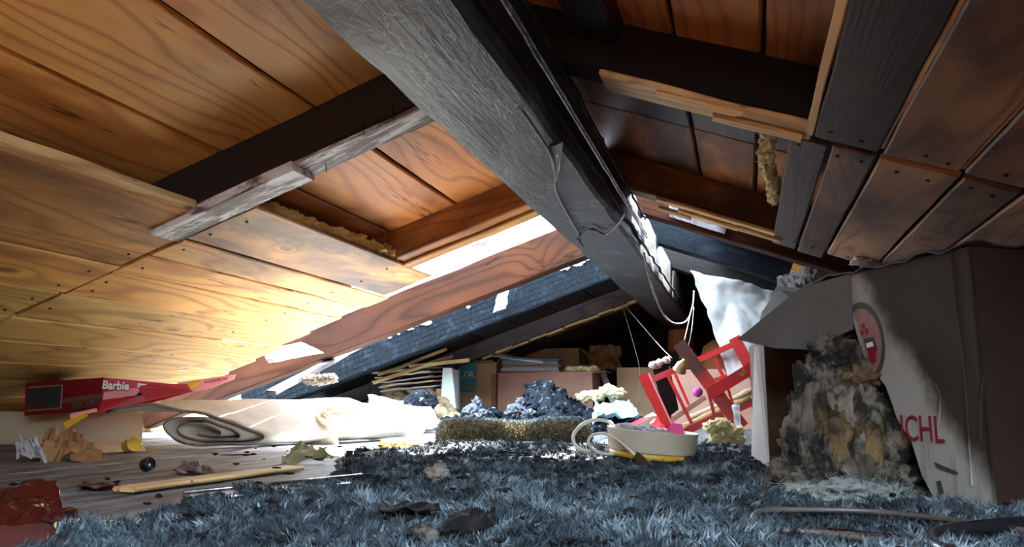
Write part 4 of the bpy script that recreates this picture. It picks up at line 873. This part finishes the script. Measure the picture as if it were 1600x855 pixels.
props(fluff('crumpled_foil', [(at(806, 645, 5.2), (.06, .06, .05)), (at(814, 634, 5.3), (.035, .04, .05)), (at(826, 650, 5.15), (.05, .05, .04))], foilm, None, .7, 2.6, 0, .02, 792, 4), 'crumpled pale foil left of the highest rubble', 'foil')
mb = MB(); blob_mb(mb, at(657, 628, 5.4), (.125, .10, .085), .22, 1.6, 4, 5); props(mb.build('charred_block', debris), 'dark charred block left of the fruit carton', 'block')
for k, (px, m_, lb_) in enumerate(((((692, 575, 6.3), (706, 575, 6.3), (712, 638, 6.2), (688, 636, 6.2)), paperg, 'mint folder standing upright by the fruit carton'), (((703, 577, 6.5), (716, 578, 6.5), (716, 640, 6.4), (706, 640, 6.4)), paperw, 'pale folder standing between the mint folder and the fruit carton'))):
    props(slab('folder', px, (0, .04, 0), m_), lb_, 'folder', 'folders by the fruit carton')
for k in range(5):
    c_ = at(648 - 3 * k, 612 - 7 * k, 6.4); o = quadsheet('newspaper', [c_ + V((-.27, -.15, 0)), c_ + V((.25, -.12, .05)), c_ + V((.27, .18, .06)), c_ + V((-.25, .15, .01))], 12, 6, .014, 6, k, (paperw, creamcard, paperw, creamcard, paperw)[k], None, .012, False, True)
    props(o, ('lowest', 'second lowest', 'middle', 'second highest', 'topmost')[k] + ' bent newspaper of the pile left of the mint folder', 'newspaper', 'newspapers in the left pile')
def lowh(s_, t_): return .10 + .16 * (1 - s_) + .12 * t_
heap('board_rubble', 590, 712, 5.95, 6.85, lambda s_, t_: .12 + .22 * t_, strawm, 'pale broken boards and plaster heaped under the charred rafters', 'rubble', 9, 200, (.02, .07))
for k, (a, b, w_, m_) in enumerate((((585, 600, 5.9), (705, 560, 6.4), 9, strawm), ((592, 588, 6.1), (700, 548, 6.6), 7, paperb), ((640, 575, 6.2), (735, 566, 6.3), 8, strawm))):
    p, q = at(*a), at(*b); d = q - p
    o = setp(timber('broken_batten', w_ / FPX * 6.2, .03, d.length, freshwood, frame((p + q) / 2, V((d.y, -d.x, 0)), d), None, nseg=10, jit=.012, seed=80 + k, jag=.04, edge=.01), soot=.35)
    props(o, ('lowest broken batten slanting over the newspaper pile', 'highest broken batten under the charred rafter', 'short broken batten pointing at the fruit carton')[k], 'batten', 'broken battens over the newspapers')
props(quadsheet('sky_standin', [at(662, 566, 7.1), at(708, 566, 7.1), at(704, 540, 7.2), at(668, 540, 7.2)], 8, 6, .01, 6, 3, bluesky, None, .003), 'sky-blue sheet standing in for sky under the farthest left rafter', 'standin')  # blue sheet standing in for sky seen through the roof end
props(quadsheet('white_sheet', [at(770, 552, 6.6), at(850, 564, 6.6), at(848, 568, 6.5), at(768, 556, 6.5)], 8, 3, .004, 6, 3, paperw, None, .004), 'thin white board lying slanted over the magazine stack', 'board')
# fragments near the left eave
p, q = at(424, 618, 3.95), at(560, 545, 4.9); d = q - p
o = setp(timber('grey_lath', .07, .03, d.length, purplewood, frame((p + q) / 2, V((d.y, -d.x, 0)), d), None, nseg=14, jit=.004, seed=91, jag=.03), soot=.05); props(o, 'weathered grey lath slanting up behind the foam roll', 'lath')
props(quadsheet('plaster_strip', [at(408, 548, 4.02), at(470, 535, 4.05), at(505, 552, 4.1), at(420, 568, 4.05)], 12, 6, .012, 9, 4, paperw, None, .006), 'sunlit white torn strip at the lower end of the reddish rafter', 'strip')
props(fluff('wool_tuft', [(at(u, v, 3.98), (.045, .05, .028)) for u, v in ((486, 594), (500, 594), (514, 592))], foamedge, None, .5, 2.4, 300, .03, 41, 4), 'brown-yellow wool tuft behind the top of the foam roll', 'insulation')
# white plaster crumbs along the reddish and the charred rafter
mb = MB(); R = random.Random(5)
for k in range(90):
    x_ = R.uniform(-2.7, -.85)
    if noise.noise(V((x_ * 3, 2, 7))) < .02: continue
    blob_mb(mb, (x_, 5.60 + R.uniform(-.03, .05), zl(x_) + .185 + R.uniform(0, .02)), (R.uniform(.015, .05), .02, R.uniform(.008, .02)), .5, 2, k, 2)
o = mb.build('plaster_crumbs', paperw, D); o['kind'] = 'stuff'
# rags caught on the rafters
props(quadsheet('blue_rag', [at(782, 444, 5.5), at(797, 440, 5.5), at(790, 482, 5.48), at(770, 488, 5.48)], 8, 14, .012, 14, 3, bluerag, None, .004), 'pale blue rag hanging over the blocky charred rafter', 'rag')
props(quadsheet('dark_rag', [at(735, 384, 4.0), at(783, 362, 4.0), at(786, 372, 4.0), at(740, 391, 4.0)], 10, 5, .010, 12, 4, lavender, None, .004), 'dark torn rag hanging into the white sky gap', 'rag')
# ------------------------------------------------------------------ insulation stuck in the roof
props(fluff('wool_strip', [(sl(425 + 22 * k, 338 + 7.6 * k, .05) + V((random.uniform(-.015, .015), .0, random.uniform(-.01, .01))), (.06, .08, .04)) for k in range(10)], woolY, None, .55, 2.3, 900, .04, 51, 4), 'long yellow glass wool strip lying on the left lining edge', 'insulation')
props(fluff('wool_tuft', [(sl(u, v, .02, 'R'), (.022, .05, .03)) for u, v in ((1200, 215), (1196, 240), (1199, 262), (1208, 285), (1210, 305))], woolP, None, .6, 2.6, 400, .025, 53, 4), 'yellow wool tuft hanging from the narrow black board on the right', 'insulation')
props(fluff('wool_tuft', [(at(1352, 408, 3.3), (.05, .03, .02)), (at(1362, 405, 3.3), (.04, .03, .025))], paperw, None, .6, 2.6, 100, .02, 55, 3), 'small white fluff tuft above the top of the torn carton', 'insulation')
# membrane and boards at the right opening
props(quadsheet('roof_membrane', [at(1080, 420, 4.95), at(1212, 452, 5.0), at(1186, 556, 4.6), at(1146, 604, 4.5)], 40, 34, .020, 5.0, 5, memb, None, .002, True, True), 'white translucent roofing membrane hanging down on the right behind the red frame', 'membrane')
props(quadsheet('membrane_strip', [at(1044, 316, 3.84), at(1140, 342, 3.84), at(1132, 366, 3.83), at(1046, 338, 3.84)], 14, 6, .008, 8, 5, lavender, None, .002), 'pale torn membrane strip on the rust-brown right rafter', 'membrane')
props(quadsheet('rubble_strip', [at(1215, 430, 3.6), at(1280, 420, 3.5), at(1262, 452, 3.3), at(1213, 448, 3.4)], 10, 6, .012, 14, 5, mottled('gritty grey', (.16, .14, .13), (.10, .085, .08), 60, .8, .5, c3=(.5, .5, .5), c3t=(.66, .7)), None, .01), 'gritty grey board piece above the dark bent card', 'board')
# ------------------------------------------------------------------ burnt cables and strips along the ridge beam
def yrun(x, z, y0, y1, n=24, wob=.004, s=0): return [V((x + wob * noise.noise(V((k * .7, s, 1))), y0 + (y1 - y0) * k / n, z + wob * noise.noise(V((k * .7, s, 8))))) for k in range(n + 1)]
fb = thing('burnt_channel', (-.45, 2.2, .95), 'burnt black cable channel along the right side of the ridge beam', 'cable channel')
setp(timber('channel_board', .10, .03, 4.2, soot, frame((-.453, 1.75, 1.045), (0, 0, 1), (0, 1, 0)), fb, nseg=60, jit=.006, seed=71, edge=.014), soot=.9)
for k, z_ in enumerate((1.000, 1.016)): MB().tube(yrun(-.424, z_, -.3, 3.7, 40, .003, k), .004, 8).build('conduit', metal, fb, True)
mb = MB(); pts = []
for k in range(46): y_ = 1.2 + k * .055; pts.append(V((-.425 + .012 * noise.noise(V((k * .9, 3, 1))), y_, 1.085 + .012 * noise.noise(V((k * .8, 1, 1))))))
mb.tube(pts, [.004 + .006 * abs(noise.noise(V((k * .6, 4, 4)))) for k in range(46)], 7); mb.build('molten_edge', soot, fb, True)
setp(timber('charred_plate', .13, .13, 4.4, charred('bluish soot', (.008, .009, .011), (.018, .021, .026), rough=.42), frame((-.35, -.16, 1.20), (1, 0, -.3), (0, 1, 0)), None, nseg=30, jit=.004, seed=73), soot=.9)
props(bpy.data.objects['charred_plate'], 'smooth bluish black plate timber beside the ridge beam at the top', 'timber')
def bz(u, v, z=.925): return onz(u, v, z)
film = MB()
o = MB().tube(smoothpath([bz(812, 168), bz(838, 205), bz(862, 245), bz(868, 275), bz(870, 300, .91), bz(885, 330), bz(897, 352), bz(908, 366), bz(925, 358), bz(945, 366), bz(965, 352), bz(978, 332)], 6), .005, 7).build('burnt_cable', palewire, None, True); props(o, 'burnt pale-edged cable sagging under the ridge beam', 'cable')
o = quadsheet('torn_film', [bz(855, 232, .932), bz(880, 222, .932), bz(876, 255, .925), bz(869, 290, .915)], 6, 10, .002, 20, 4, lavender, None, .001); props(o, 'small torn plastic film hanging under the ridge beam edge', 'plastic film')
o = MB().tube(smoothpath([bz(905, 366, .92), bz(907, 380, .91), bz(902, 372, .9), bz(912, 386, .89)], 5), .003, 6).build('cable_end', soot, None, True); props(o, 'frayed black cable end hanging under the ridge beam', 'cable')
o = MB().tube(smoothpath([atx(1006, 395, -.455), atx(1016, 440, -.45), atx(1030, 478, -.44), at(1044, 500, 4.6), at(1060, 506, 4.9), at(1074, 500, 5.1), at(1082, 478, 5.2), at(1084, 455, 5.3)], 8), .0055, 7).build('looped_wire', palewire, None, True); props(o, 'pale wire hanging in a loop at the far end of the ridge beam', 'wire')
mb = MB(); pts = [V((-.452 + .01 * noise.noise(V((k * .5, 3, 1))), 3.5 + k * .09, .985 + .025 * noise.noise(V((k * .45, 1, 1))))) for k in range(40)]
mb.tube(pts, [.006 + .006 * abs(noise.noise(V((k * .8, 4, 4)))) for k in range(40)], 7); props(mb.build('charred_cable', soot, None, True), 'black crusted cable along the sunlit side of the ridge beam', 'cable')
for k, (px, lb_) in enumerate(((((970, 470, 6.2), (985, 520, 6.1), (998, 568, 6.0), (1000, 590, 5.9), (1000, 632, 5.8)), 'thin wire hanging straight down left of the red frame'), (((971, 472, 6.2), (1000, 505, 5.6), (1030, 540, 5.0), (1050, 560, 4.4)), 'thin wire slanting down to the top of the red frame'), (((1081, 480, 5.2), (1072, 520, 4.8), (1062, 560, 4.3)), 'thin wire from the ridge beam to the brass bell'), (((1084, 480, 5.2), (1080, 520, 5.0), (1074, 545, 4.6)), 'thin wire beside the bell wire'))):
    o = MB().tube(smoothpath([at(*p) for p in px], 5), .0022, 6).build('thin_wire', palewire, None, True); props(o, lb_, 'wire', 'thin wires at the far end')
